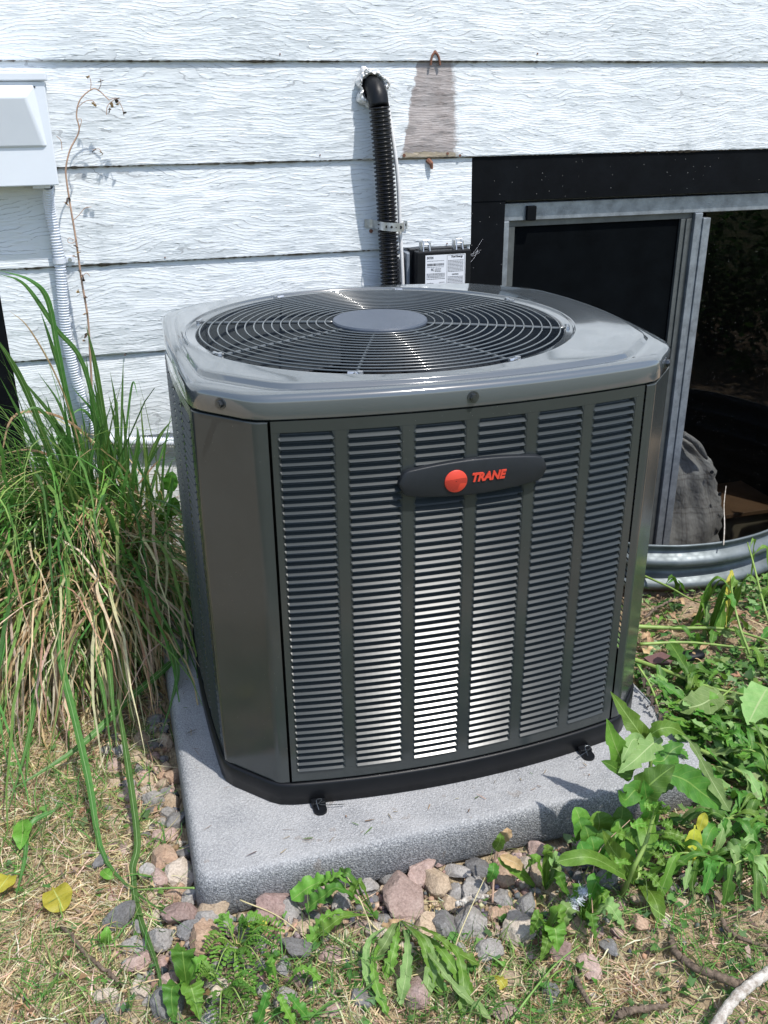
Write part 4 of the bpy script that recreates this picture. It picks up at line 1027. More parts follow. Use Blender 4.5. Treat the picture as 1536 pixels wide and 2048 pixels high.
# dead stalk in front of the siding
def dead_stalk():
    t = thing('dead_weed_stalk', 'tall dry brown weed stalk with curled seed husks standing against the white siding', 'dead weed', (-.66, .9, GZ))
    Y = .97
    main = [ony(a, b, Y) for a, b in ((205, 1000), (192, 860), (182, 740), (176, 640), (163, 560), (152, 480), (142, 420), (133, 360), (132, 335), (140, 300), (158, 262), (153, 230), (160, 200), (181, 180), (196, 180), (218, 200))]
    main[0] = np.array([-.64, .93, GZ]); P = spline(main, 120); V, F = tube(P, np.linspace(.0035, .0013, 120), 6); mk('stalk', V, F, M_STALK, t, True)
    m = MB(); rg = random.Random(4)
    def sq(a): m.tube(spline([ony(x, y, Y-.004) for x, y in a], 14), .0010, 5)
    for a in (((181, 180), (182, 165), (178, 150)), ((196, 182), (202, 168), (200, 158)), ((155, 215), (170, 203), (184, 201), (192, 210), (187, 212)), ((218, 200), (230, 196), (240, 198)), ((230, 198), (215, 212), (213, 230)),
              ((147, 440), (158, 430), (170, 416), (183, 414)), ((113, 272), (122, 282), (124, 300)), ((158, 262), (163, 240), (156, 238)), ((148, 480), (138, 476), (136, 484), (146, 486), (154, 478)), ((163, 556), (172, 546), (180, 552)), ((236, 200), (244, 215), (248, 232)), ((185, 300), (198, 298), (203, 305))): sq(a)
    m.mk('side_twig', M_STALK, t)
    for k, (px, py) in enumerate(((235, 198), (238, 205), (230, 203), (222, 210), (215, 222), (178, 150), (200, 160), (190, 208), (136, 400), (133, 408), (150, 490), (156, 500), (165, 556), (158, 580), (168, 590), (172, 630), (170, 672), (166, 680), (188, 300), (203, 304), (246, 228), (180, 782), (184, 800), (150, 510), (160, 545))):
        p = ony(px, py, Y-.006); q = [p+np.array([rg.uniform(-.008, .008), rg.uniform(-.006, .004), rg.uniform(-.010, .008)]) for _ in range(3)]
        V, F, uv = leaf_mesh([p]+q, .010, kind='round', seed=k, n=8, ruffle=.3); mk('husk', V, F, M_LEAFB if k % 2 else M_LEAFK, t, True, uv=uv)
M_STALK = simple('dry_stalk', (.42, .28, .20), .7, var=.2, scale=30)
dead_stalk()

# ------------------------------------------------------------------ stones
def rock_mesh(seed):
    rg = np.random.default_rng(seed); bm = bmesh.new(); bmesh.ops.create_icosphere(bm, subdivisions=4, radius=1)
    pn = rg.normal(0, 1, (15, 3)); pn /= np.linalg.norm(pn, axis=1)[:, None]; pd = rg.uniform(.60, .95, 15)
    ph = rg.random(6)*6
    for v in bm.verts:
        d = np.array(v.co); d /= np.linalg.norm(d); c = pn@d; r = 1.05
        for k in range(15):
            if c[k] > .05: r = min(r, pd[k]/c[k])
        r *= 1+.025*math.sin(d[0]*9+ph[0])*math.sin(d[1]*8+ph[1])+.018*math.sin(d[2]*19+ph[2]+d[0]*15)+.012*math.sin(d[1]*37+ph[3]+d[2]*23)
        v.co = Vector(d*r*np.array([1, .85, .68]))
    me = bpy.data.meshes.new('stone'); bm.to_mesh(me); bm.free(); me.materials.append(ROCK['grey'])
    me.polygons.foreach_set('use_smooth', [True]*len(me.polygons))
    try: me.set_sharp_from_angle(angle=math.radians(26))
    except Exception: pass
    return me
RM = [rock_mesh(300+k) for k in range(12)]
placed = []
def stone(x, y, r, colr, label, group=None, lift=.30, name='stone', rot=None, sc=(1, 1, 1)):
    o = bpy.data.objects.new(name, random.choice(RM)); COL.objects.link(o)
    z = float(gheight(x, y)) + r*lift; o.location = (x, y, z); o.scale = (r*sc[0], r*sc[1], r*sc[2])
    o.rotation_euler = rot or (random.uniform(-.5, .5), random.uniform(-.5, .5), random.uniform(0, 6.28))
    o.material_slots[0].link = 'OBJECT'; o.material_slots[0].material = ROCK[colr]
    tag(o, label, 'stone', group); placed.append((x, y, r)); return o
HER = [
 (806, 1790, 84, 'pink', 'largest flat pink stone just in front of the pad', (1.15, .8, .55)), (873, 1757, 54, 'tan', 'rough orange-tan stone behind the largest pink one', (1, 1, 1)),
 (915, 1768, 36, 'grey', 'small beige-grey stone right of the orange-tan stone', (1, 1, 1)), (951, 1768, 48, 'grey', 'grey stone with a white face under the dry grass stalk', (1, 1, 1)),
 (845, 1736, 58, 'pink', 'pink stone touching the pad edge above the largest stone', (1.1, .8, .8)), (915, 1733, 38, 'grey', 'flat grey stone wedged against the pad front', (1.1, .8, .6)),
 (960, 1724, 44, 'dark', 'dark grey stone against the pad front', (1, 1, 1)), (1007, 1745, 46, 'orange', 'orange-pink stone behind the drooping weed stem', (1, 1, 1)),
 (885, 1836, 66, 'dark', 'blue-grey stone beside the dandelion crown', (1, .9, .9)), (852, 1850, 52, 'tan', 'brown lumpy stone resting on the dandelion crown', (1, 1, 1)),
 (942, 1838, 66, 'grey', 'tilted grey-brown slab right of the blue-grey stone', (1, .8, 1)), (1034, 1850, 58, 'cream', 'cream-tan blocky stone alone on the bare soil', (1, 1, 1.1)),
 (1008, 1788, 34, 'grey', 'small brown-grey stone above the orange one', (1, 1, 1)), (1050, 1802, 46, 'dark', 'dark grey stone beside the small brown-grey one', (1.1, .8, .7)),
 (980, 1892, 50, 'grey', 'grey stone with white blotches above the yellow leaf', (.8, 1.1, .8)), (1000, 1813, 36, 'orange', 'small orange stone half under a round leaf', (1.2, .8, .7)),
 (733, 1762, 38, 'grey', 'small white and dark stone left of the largest pink one', (1, 1, 1)), (1094, 1842, 38, 'tan', 'pale tan stone sunk in soil right of the cream one', (1, .8, .6)),
 (832, 1988, 60, 'mauve', 'mauve-red stone lying on the dandelion leaves', (1, .9, .9)), (1010, 2010, 44, 'pink', 'flat pink-tan stone among straw at the bottom edge', (.9, 1, .5)),
 (1178, 1925, 46, 'pink', 'flat pinkish stone level with the soil, right of centre', (1.1, .8, .4)), (1100, 1973, 32, 'dark', 'small black-grey stone in straw right of centre', (1, 1, .8)),
 (722, 2000, 40, 'dark', 'dark stone among the bottom dandelion leaves', (1, 1, .7)), (740, 1940, 44, 'tan', 'tan stone under the dandelion leaves', (1, 1, .6)),
 (328, 1722, 62, 'orange', 'upright orange-brown stone left of the pad corner', (.75, 1.1, 1.1)), (362, 1742, 58, 'cream', 'smooth cream stone touching the pad left corner', (1, .9, 1)),
 (330, 1665, 42, 'pink', 'pink stone beside the pad left edge', (1.1, .8, .8)), (352, 1638, 42, 'dark', 'upper dark grey stone beside the pad left edge', (1, 1, .9)),
 (362, 1827, 56, 'mauve', 'round mauve-grey stone below the pad corner', (1, 1, .9)), (413, 1882, 62, 'orange', 'round orange-tan stone with a white cap near the ferny weed', (1.05, .95, .95)),
 (386, 1858, 48, 'dark', 'dark grey stone behind the white-capped stone', (1, 1, 1)), (424, 1842, 62, 'grey', 'brown-grey stone under the pad corner', (1, 1, .8)),
 (430, 1812, 70, 'tan', 'broad tan stone tucked under the pad corner', (1.2, .8, .7)), (318, 1877, 52, 'grey', 'pale grey stone crossed by the long grass blade', (1, 1, .9)),
 (277, 1920, 46, 'pink', 'pale pink stone under the long grass blade', (1.1, .8, .6)), (338, 2012, 54, 'dark', 'smooth blue-grey stone alone near the bottom left', (.9, 1.1, .9)),
 (240, 1832, 54, 'dark', 'speckled charcoal stone half covered by straw', (1, 1, .7)), (300, 1748, 40, 'grey', 'narrow grey-brown stone standing on end', (.6, 1, 1.3)),
 (346, 1542, 34, 'orange', 'small rust-orange stone by the middle of the pad left edge', (1.1, 1, .9)), (373, 1700, 32, 'dark', 'small dark stone just above the cream one', (1, 1, 1)),
 (350, 1782, 36, 'orange', 'small orange stone under the pale grass stem', (.8, 1, 1)), (378, 1792, 32, 'grey', 'small grey stone at the very foot of the pad corner', (1, 1, 1)),
 (598, 1904, 56, 'dark', 'flat blue-grey stone between the ferny weed and dandelion', (1, .9, .5)), (545, 1812, 68, 'mauve', 'mauve-grey stone below the pad front left', (1, .9, .8)),
 (627, 1790, 54, 'pink', 'pink-brown stone half hidden by the dandelion leaf', (1, .9, .9)), (500, 1846, 46, 'grey', 'grey stone left of the mauve one', (1, 1, .8)),
 (585, 1830, 50, 'grey', 'dull grey stone below the mauve one', (1, 1, .8)), (680, 1800, 40, 'grey', 'light grey stone behind the dry seed stalk', (1, 1, .8)),
 (780, 1738, 36, 'dark', 'small slate stone leaning on the pad front', (1, 1, 1)), (1080, 1745, 40, 'tan', 'tan stone under the weeds at the pad front', (1, 1, .8)),
 (870, 1710, 40, 'mauve', 'dull mauve stone half under the pad front', (1, 1, .8)), (465, 1905, 40, 'grey', 'grey stone beside the ferny weed', (1, 1, .7)),
 (305, 1600, 34, 'grey', 'grey stone in grass shade left of the pad', (1, 1, .8)), (320, 1760, 34, 'pink', 'small pink stone left of the narrow standing stone', (1, 1, .8)),
]
for px, py, wpx, c, lb, sc in HER:
    p = onz(px, py, GZ+.012); dist = np.linalg.norm(p-CAMP); r = wpx/2*dist/FPX*1.28
    stone(p[0], p[1], r, c, lb, None, .42, sc=sc)
cnames = {'pink': 'small pinkish angular stone among the gravel round the pad', 'tan': 'small tan angular stone among the gravel round the pad', 'cream': 'small cream angular stone among the gravel round the pad', 'grey': 'small mid-grey angular stone among the gravel round the pad', 'dark': 'small dark slate stone among the gravel round the pad', 'orange': 'small orange-brown stone among the gravel round the pad', 'mauve': 'small mauve stone among the gravel round the pad'}
tries = 0; cnt = 0
while cnt < 190 and tries < 14000:
    tries += 1; z_ = random.random()
    if z_ < .55: x, y = random.uniform(-.60, .28), -.592-abs(random.gauss(0, .055))
    elif z_ < .9: x, y = -.575-abs(random.gauss(0, .05)), random.uniform(-.66, .15)
    else: x, y = random.uniform(-.75, .35), random.uniform(-.86, -.62)
    r = random.uniform(.011, .029)
    if any((x-a)**2+(y-b)**2 < (.74*(r+c))**2 for a, b, c in placed): continue
    if -.57 < x-r*.4 and x < .53 and y > -.59: continue
    c = random.choice(['pink', 'tan', 'grey', 'grey', 'dark', 'orange', 'mauve', 'tan', 'dark', 'cream'])
    stone(x, y, r, c, cnames[c], 'gravel stones round the pad', .25); cnt += 1
def gravel():
    # chips too small to tell apart
    n = 2600; V0 = np.array([(1, 0, 0), (-1, 0, 0), (0, 1, 0), (0, -1, 0), (0, 0, 1), (0, 0, -1)], float)
    F0 = np.array([(0, 2, 4), (2, 1, 4), (1, 3, 4), (3, 0, 4), (2, 0, 5), (1, 2, 5), (3, 1, 5), (0, 3, 5)])
    x = np.concatenate([RNG.uniform(-.68, .4, n//2), RNG.uniform(-1.0, 1.0, n//4), -.575-np.abs(RNG.normal(0, .06, n//4))])
    y = np.concatenate([-.59-np.abs(RNG.normal(0, .09, n//2)), RNG.uniform(-1.1, -.6, n//4), RNG.uniform(-.7, .3, n//4)]); n = len(x)
    s = RNG.uniform(.003, .010, n); A = RNG.normal(0, 1, (n, 3, 3)); Q, _ = np.linalg.qr(A)
    jit = 1+RNG.normal(0, .22, (n, 6, 1)); V = np.einsum('nij,nkj->nki', Q, V0[None]*jit)*s[:, None, None]
    V += np.stack([x, y, gheight(x, y)+s*.5], 1)[:, None]
    F = (F0[None]+np.arange(n)[:, None, None]*6).reshape(-1, 3)
    C = np.repeat(colmix(n, [(.30, .22, .18), (.20, .19, .19), (.10, .105, .11), (.38, .30, .22), (.30, .20, .14)]), 6, axis=0)
    o = mk('gravel_chips', V.reshape(-1, 3), F, M_STONET, None, False, col=C, kind='stuff'); tag(o, 'small loose gravel chips and grit between the larger stones', 'gravel')
gravel()

# ------------------------------------------------------------------ straw, turf and litter on the ground
STRAWS2 = [(.62, .50, .31), (.72, .61, .41), (.50, .38, .23), (.80, .71, .52), (.38, .27, .16), (.56, .52, .28)]
def region_pts(n, fn):
    out = []
    while sum(map(len, out)) < n:
        x = RNG.uniform(-1.35, 1.6, n*2); y = RNG.uniform(-1.2, 1.0, n*2)
        k = ~((x > -.575) & (x < .54) & (y > -.595) & (y < .56)) & (RNG.random(n*2) < fn(x, y)) & ~inpoly(x, y, WELLP*np.array([1, 1]))
        out.append(np.stack([x[k], y[k]], 1))
    return np.concatenate(out)[:n]
def d_straw(x, y):
    f = np.where(x < -.62, 1.0, np.where(y < -.74, .9, .05)); f = np.where((x > .16) & (y < -.6), .26, f); f = np.where((x > .5) & (y > -.6), .18, f)
    return f*(.55+.45*np.sin(x*9+1)*np.sin(y*11))
def d_green(x, y):
    f = np.where(x < -.6, .55, np.where(y < -.72, .6, .06)); f = np.where((x > .35) & (y < -.6), .25, f); f = np.where((x > -.55) & (x < .1) & (y < -.72), 1.0, f); return f*(.5+.5*np.sin(x*14+3)*np.sin(y*13+1))
def litter(name, label, cat, n, dens, lmin, lmax, wmin, wmax, cols, elmax, k=5, wob=.004):
    p = region_pts(n, dens); z = gheight(p[:, 0], p[:, 1])+RNG.random(n)*.012
    P = sim_blades(np.column_stack([p, z]), RNG.uniform(0, 2*PI, n), np.radians(RNG.uniform(-4, elmax, n)), RNG.uniform(lmin, lmax, n), RNG.uniform(.4, 1.8, n), k)
    P += np.cumsum(RNG.normal(0, wob, P.shape), axis=1)*np.array([1, 1, .25])
    up = RNG.normal(0, .6, (n, 3)); up[:, 2] = 1
    V, F, C = ribbons(P, taper(n, k, RNG.uniform(wmin, wmax, n), .8), colmix(n, cols), up)
    o = mk(name, V, F, M_TINT, None, False, col=C, kind='stuff'); tag(o, label, cat)
litter('dry_straw', 'tangled dry tan straw and thatch lying over the soil', 'straw', 27000, d_straw, .02, .11, .0010, .0027, STRAWS2, 16)
litter('short_grass', 'short sparse green grass growing through the straw', 'grass', 12500, d_green, .02, .09, .0010, .0030, GREENS+[(.18, .26, .08), (.22, .27, .10)], 65)
litter('bark_bits', 'flat grey-brown bark and stem scraps in the straw', 'debris', 900, d_straw, .02, .07, .003, .007, [(.26, .19, .14), (.18, .12, .085), (.34, .27, .21)], 6, 4, .002)
def frags(name, label, n, fn, smin, smax, cols, z1=.02):
    p = region_pts(n, fn); k = 9; a = np.linspace(0, 2*PI, k, endpoint=False)
    rad = 1+.38*np.cos(a[None]*RNG.integers(3, 6, n)[:, None]+RNG.random((n, 1))*6); rad *= 1+RNG.normal(0, .12, rad.shape)
    s = RNG.uniform(smin, smax, n); asp = RNG.uniform(.4, 1, n)
    L = np.stack([np.cos(a)[None]*rad, np.sin(a)[None]*rad*asp[:, None], .25*np.sin(2*a)[None]*RNG.normal(0, 1, (n, 1))*np.ones((1, k))], -1)
    L = np.concatenate([L, np.zeros((n, 1, 3))], 1)*s[:, None, None]
    az = RNG.uniform(0, 2*PI, n); ti = RNG.normal(0, .45, n); c, s_ = np.cos(az), np.sin(az); Rz = np.zeros((n, 3, 3)); Rz[:, 0, 0] = c; Rz[:, 0, 1] = -s_; Rz[:, 1, 0] = s_; Rz[:, 1, 1] = c; Rz[:, 2, 2] = 1
    Rx = np.zeros((n, 3, 3)); Rx[:, 0, 0] = 1; Rx[:, 1, 1] = np.cos(ti); Rx[:, 1, 2] = -np.sin(ti); Rx[:, 2, 1] = np.sin(ti); Rx[:, 2, 2] = np.cos(ti)
    V = np.einsum('nij,njk,nlk->nli', Rx, Rz, L) + np.column_stack([p, gheight(p[:, 0], p[:, 1])+.006+RNG.random(n)**2*z1+s*np.abs(np.sin(ti))*.6])[:, None]
    i = np.arange(k); F0 = np.stack([i, (i+1) % k, np.full(k, k)], 1); F = (F0[None]+np.arange(n)[:, None, None]*(k+1)).reshape(-1, 3)
    C = np.repeat(colmix(n, cols), k+1, axis=0)
    o = mk(name, V.reshape(-1, 3), F, M_TINT, None, False, col=C, kind='stuff'); tag(o, label, 'plant litter')
def d_pile(x, y):
    f = np.where((x > .50) & (y > -.64), 1.0, 0.0); f = np.where((x > .50) & (y > -.10) & (x < 1.1), .22, f)
    return np.where((x > .15) & (y < -.59) & (y > -.85) & (x-.15 > (-.62-y)*1.2), np.maximum(f, .42), f)
def d_front(x, y): return np.where((y < -.60) & (x > -.62) & (x < .5), np.where(y < -.7, .6, .12), np.where(x < -.62, .12, 0))
frags('weed_scraps', 'chopped green leaf scraps heaped right of the pad', 6000, d_pile, .005, .017, [(.07, .18, .03), (.11, .26, .05), (.16, .30, .07), (.22, .34, .13), (.05, .13, .03), (.26, .38, .17)], .045)
frags('seedling_leaves', 'tiny green seedling leaves scattered among straw and stones', 1500, d_front, .004, .011, [(.08, .20, .04), (.12, .26, .05), (.10, .2, .07)], .02)
frags('dry_leaf_crumbs', 'crumbled tan and brown leaf bits over the soil', 1500, lambda x, y: np.where(x > .45, .9, .25), .004, .013, [(.45, .31, .19), (.30, .18, .10), (.52, .38, .25), (.18, .10, .06)], .02)

# ------------------------------------------------------------------ weeds
def A(px, py, z=None, y=None): return onz(px, py, z) if z is not None else ony(px, py, y)
# tall wild lettuce in front of the pad's right corner
t = thing('wild_lettuce', 'tall wild lettuce with big toothed leaves rising over the right corner of the pad', 'weed', (.26, -.70, GZ))
Y0 = -.66
stem = spline([A(1272, 1768, z=GZ), A(1290, 1690, y=-.68), A(1300, 1600, y=-.67), A(1302, 1520, y=-.66), A(1312, 1478, y=-.66)], 30)
V, F = tube(stem, np.linspace(.0055, .003, 30), 8); mk('stem', V, F, M_STEM, t, True)
UPc = (-.25, -.6, .75)
for pts, wd, mt, kd, lo, dp in (
    ([(1300, 1500, -.65), (1275, 1460, -.64), (1250, 1425, -.62), (1221, 1383, -.60)], .040, M_LEAF, 'lance', 4, .35),
    ([(1262, 1560, -.67), (1245, 1525, -.68), (1228, 1485, -.68), (1213, 1437, -.67)], .048, M_LEAF, 'lance', 4, .35),
    ([(1322, 1474, -.66), (1300, 1492, -.68), (1270, 1520, -.70), (1236, 1546, -.71)], .050, M_LEAFP, 'lance', 4, .55),
    ([(1300, 1500, -.66), (1270, 1478, -.67), (1255, 1500, -.69), (1243, 1525, -.70)], .026, M_LEAFP, 'lance', 3, .3),
    ([(1300, 1470, -.66), (1320, 1458, -.67), (1345, 1456, -.67), (1370, 1470, -.67)], .036, M_LEAF, 'lance', 4, .4),
    ([(1352, 1462, -.66), (1385, 1490, -.67), (1420, 1555, -.69), (1459, 1622, -.72)], .046, M_LEAFP, 'lobed', 5, .75),
    ([(1325, 1545, -.68), (1370, 1560, -.69), (1410, 1590, -.70), (1462, 1622, -.71)], .060, M_LEAFD, 'lance', 7, .14),
    ([(1265, 1600, -.70), (1290, 1578, -.71), (1320, 1552, -.71), (1350, 1530, -.71)], .060, M_LEAFD, 'lance', 5, .22),
    ([(1300, 1520, -.66), (1325, 1522, -.65), (1345, 1500, -.64), (1368, 1488, -.64)], .050, M_LEAFD, 'lance', 4, .4),
    ([(1300, 1560, -.68), (1320, 1570, -.66), (1345, 1540, -.64), (1350, 1515, -.63)], .042, M_LEAFD, 'lance', 4, .3),
    ([(1285, 1600, -.69), (1272, 1580, -.71), (1250, 1600, -.73), (1236, 1580, -.74)], .040, M_LEAFD, 'lance', 4, .3),
    ([(1265, 1550, -.68), (1245, 1545, -.69), (1220, 1530, -.70), (1202, 1522, -.70)], .024, M_LEAFD, 'lance', 3, .1),
    ([(1278, 1640, -.70), (1292, 1660, -.74), (1290, 1700, -.77), (1280, 1735, -.78)], .045, M_LEAF, 'lance', 5, .3),
    ([(1285, 1650, -.69), (1300, 1625, -.72), (1292, 1590, -.72), (1288, 1560, -.72)], .046, M_LEAFD, 'lance', 5, .3),
    ([(1272, 1768, -.72), (1250, 1730, -.76), (1225, 1700, -.79), (1205, 1660, -.79)], .040, M_LEAF, 'lance', 6, .2),
    ([(1280, 1760, -.72), (1310, 1800, -.80), (1325, 1860, -.84)], .035, M_LEAF, 'lance', 6, .15),
    ([(1272, 1768, -.72), (1240, 1745, -.80), (1180, 1715, -.84), (1115, 1722, -.83)], .030, M_LEAF, 'tongue', 5, .1)):
    leaf(t, [A(a, b, y=c) for a, b, c in pts], wd, mt, kind=kd, lobes=lo, depth=dp, up=UPc, seed=len(bpy.data.objects), n=30)
# feathery thistle
t = thing('young_thistle', 'bright green young thistle with frilly leaves in front of the tall wild lettuce', 'weed', A(1245, 1790, z=GZ))
V, F = tube(spline([A(1245, 1790, z=GZ), A(1265, 1740, y=-.79), A(1290, 1690, y=-.78), A(1305, 1640, y=-.77), A(1312, 1615, y=-.77)], 20), np.linspace(.005, .0025, 20), 8); mk('stem', V, F, M_STEM, t, True)
for k, (a, b) in enumerate((((1305, 1640), (1318, 1602)), ((1300, 1650), (1345, 1655)), ((1300, 1655), (1262, 1652)), ((1290, 1690), (1345, 1700)), ((1285, 1700), (1330, 1730)), ((1280, 1700), (1232, 1665)), ((1270, 1730), (1215, 1730)), ((1265, 1740), (1320, 1770)), ((1308, 1630), (1335, 1625)), ((1306, 1632), (1288, 1610)), ((1295, 1668), (1370, 1675)))):
    p, q = A(*a, y=-.78), A(*b, y=-.80-.01*(k % 3)); leaf(t, [p, (p+q)/2+np.array([0, -.005, .012]), q], .030, M_LEAF, kind='lobed', lobes=8, depth=.7, up=UPc, ruffle=.35, seed=k, n=40)
# round leaved seedlings at pad edge
t = thing('round_leaved_weed', 'low weed with rounded dark green leaves at the front edge of the pad', 'weed', A(1195, 1690, z=GZ))
for k, (px, py, w_, y_) in enumerate(((1150, 1632, .034, -.66), (1155, 1652, .036, -.67), (1170, 1668, .036, -.69), (1195, 1640, .048, -.66), (1182, 1690, .040, -.72), (1215, 1655, .028, -.66), (1230, 1680, .036, -.70), (1245, 1630, .036, -.66), (1225, 1705, .036, -.73), (1252, 1700, .034, -.73), (1205, 1675, .036, -.70), (1160, 1700, .03, -.73), (1240, 1655, .034, -.69), (1262, 1672, .036, -.71))):
    q = A(px, py-18, y=y_); p = A(px+(1190-px)*.25, py+26, y=y_-.01); leaf(t, [p, (p+q)/2+np.array([0, -.008, .004]), q], w_*1.15, M_LEAFD if k % 3 else M_LEAF, kind='round', up=(0, -.7, .7), seed=k, n=14, ruffle=.08)
    if k % 2: V, F = tube([A(1195, 1730, z=GZ), p], .0015, 5); mk('stem', V, F, M_STEM, t, True)
# dandelions
def dandelion(label, crown, tips, wd=.032, mt=None, kind='lobed', dp=.5, z0=-.12):
    dp0 = dp; t = thing('dandelion', label, 'weed', (crown[0], crown[1], GZ)); c = np.array([crown[0], crown[1], GZ+.012])
    for k, tp in enumerate(tips):
        px, py = tp[0], tp[1]; z = tp[2] if len(tp) > 2 else z0; w_ = tp[3] if len(tp) > 3 else wd
        q = A(px, py, z=z); q[2] = max(q[2], float(gheight(q[0], q[1]))+.006); mid = (c+q)/2; mid[2] = max(c[2], q[2])+.028+.008*(k % 3)
        m2 = (mid+q)/2; m2[2] += .008; dv = q-c; sd = np.array([-dv[1], dv[0], 0])*(.16*math.sin(k*2.3+crown[0]*9)); mid = mid+sd; m2 = m2+sd*.9; dp = [.35, .62, .5, .7, .42][k % 5]*(dp0/.5)
        leaf(t, [c, mid, m2, q], w_, (mt or [M_LEAF, M_LEAF, M_LEAFP, M_LEAFD][k % 4]) if not (isinstance(mt, list)) else mt[k % len(mt)], kind=kind, lobes=7+(k*2) % 4, depth=dp, up=(.25*math.sin(k*1.9), -.15, 1), seed=k*7+3, n=44, ruffle=.26)
    return t
dandelion('large dandelion whose toothed leaves fan left under the middle of the pad front', A(750, 1842, z=GZ)[:2], [(583, 1800, -.10, .055), (628, 1775, -.085, .052), (668, 1760, -.09, .045), (618, 1902, -.125, .045), (620, 1880, -.12, .04), (612, 1820, -.09, .05), (700, 1800, -.08, .035)], mt=[M_LEAF, M_LEAF, M_LEAFD])
dandelion('dandelion with pale long leaves spreading towards the bottom edge', A(800, 1850, z=GZ)[:2], [(740, 1980, -.12, .022), (770, 1960, -.125), (800, 2010, -.122), (775, 2030, -.125, .026), (850, 2000, -.12), (885, 1985, -.12, .03), (905, 1950, -.12), (925, 2035, -.125, .028), (985, 2040, -.125, .024), (945, 1990, -.12), (745, 1925, -.12, .032), (960, 1930, -.12, .03)], mt=[M_LEAFP, M_LEAF, M_LEAFP, M_LEAF], dp=.38)
dandelion('small dandelion with upright leaves at the bottom left of centre', A(560, 2000, z=GZ)[:2], [(545, 1920, -.10, .028), (590, 2050, -.12), (510, 2060, -.12, .03), (640, 1960, -.11, .03), (620, 2040, -.12), (540, 1960, -.1, .036)], mt=[M_LEAFD, M_LEAF])
dandelion('dandelion with broad leaves at the bottom edge below the charcoal stone', A(375, 1985, z=GZ)[:2], [(378, 1915, -.10, .04), (400, 2040, -.12, .04), (350, 2050, -.125), (420, 1960, -.11, .03)], mt=[M_LEAFD, M_LEAF], kind='lance', dp=.2)
dandelion('small weed by the right pile with three upright leaves near the white fluff', A(1165, 1850, z=GZ)[:2], [(1140, 1800, -.09, .03), (1190, 1880, -.12, .03), (1120, 1880, -.12, .032), (1225, 1830, -.10, .03), (1200, 1790, -.08, .035), (1250, 1860, -.12)], mt=[M_LEAF, M_LEAFD, M_LEAFP], kind='lance', dp=.3)
dandelion('yellow-green weed leaves above the dark stone in the middle foreground', A(1090, 1880, z=GZ)[:2], [(1115, 1905, -.11, .038), (1060, 1870, -.11, .026), (1130, 1860, -.11, .03), (1080, 1925, -.12, .024)], mt=[M_LEAF], kind='lance', dp=.2)
dandelion('leafy weed between the cream stone and the pad', A(1090, 1790, z=GZ)[:2], [(1050, 1740, -.08, .022), (1120, 1750, -.09, .026), (1140, 1800, -.11, .024), (1100, 1720, -.07, .022), (1130, 1770, -.10, .02)], mt=[M_LEAF, M_LEAFP, M_LEAFD], kind='lance', dp=.3)
# ferny weed near bottom left of the pad
def ferny(label, base_px, tips, seed):
    b = A(*base_px, z=GZ); t = thing('ferny_weed', label, 'weed', b); rg = random.Random(seed)
    for k, (px, py) in enumerate(tips):
        q = A(px, py, z=-.10); mid = (b+q)/2+np.array([0, 0, .03]); P = spline([b, mid, q], 14)
        V, F = tube(P, np.linspace(.002, .0008, 14), 5); s = mk('stem', V, F, M_STEM, t, True)
        T = (q-b)/np.linalg.norm(q-b)
        for i in range(3, 14, 1):
            for sd in (-1, 1):
                d = np.array([-T[1]*sd, T[0]*sd, .15])+T*.7; d /= np.linalg.norm(d); l_ = .030*(1-.5*i/14)*rg.uniform(.7, 1.2)
                V, F, uv = leaf_mesh([P[i], P[i]+d*l_*.5+np.array([0, 0, .003]), P[i]+d*l_], .010, kind='lobed', lobes=4, depth=.7, seed=rg.random(), n=9, ruffle=.3)
                FV.append((V, F, uv, s))
FV = []
def flush_ferny():
    by = {}
    for V, F, uv, s in FV: by.setdefault(s.name, []).append((V, F, uv, s))
    for k, L in by.items():
        VV = []; FF = []; UU = []
        for V, F, uv, s in L: b = len(VV); VV += V; FF += [tuple(i+b for i in f) for f in F]; UU += uv
        mk('leaflet', VV, FF, M_LEAFD if hash(k) % 2 else M_LEAF, L[0][3], True, uv=UU)['kind'] = 'stuff'
    FV.clear()
ferny('low ferny green weed in front of the pad left corner', (475, 1900), [(440, 1850), (520, 1850), (415, 1900), (550, 1890), (470, 1960), (430, 1950), (530, 1940), (490, 1860), (560, 1860), (500, 1990)], 1)
ferny('ferny weed at the bottom left beside the broad-leaved dandelion', (450, 1985), [(400, 1960), (490, 2020), (440, 2040), (510, 1980)], 2)
flush_ferny()
# single stalks
def stalk(label, pts, r, mat, cat='grass stalk', name='dry_stalk', tufts=0):
    P = spline([A(a, b, z=z) for a, b, z in pts], 26); V, F = tube(P, np.linspace(r, r*.5, 26), 6); o = mk(name, V, F, mat, None, True); tag(o, label, cat); return P
M_STRAWM = simple('straw_stem', (.50, .44, .24), .6, var=.2); M_GSTEM = simple('green_stem', (.17, .30, .07), .5, var=.2)
stalk('thin dry stalk with a frayed tip leaning against the pad front', [(810, 1900, -.13), (745, 1850, -.11), (720, 1800, -.09), (690, 1745, -.06)], .0020, M_STRAWM)
stalk('long straight dry grass stalk crossing the blue-grey stone', [(895, 1945, -.13), (915, 1880, -.11), (940, 1820, -.09), (970, 1755, -.07)], .0014, M_STRAWM)
stalk('pale bent stalk running down between the dandelions', [(715, 2020, -.13), (735, 1940, -.12), (742, 1870, -.11), (730, 1820, -.09)], .0016, M_STRAWM)
stalk('dry grass stem crossing from the pad corner to the dandelion', [(480, 1800, -.10), (560, 1835, -.11), (640, 1900, -.12), (700, 1935, -.13)], .0014, M_STRAWM)
stalk('light green grass stem lying flat against the pad left corner', [(390, 1776, -.10), (340, 1776, -.11), (270, 1780, -.12)], .0022, M_GSTEM)
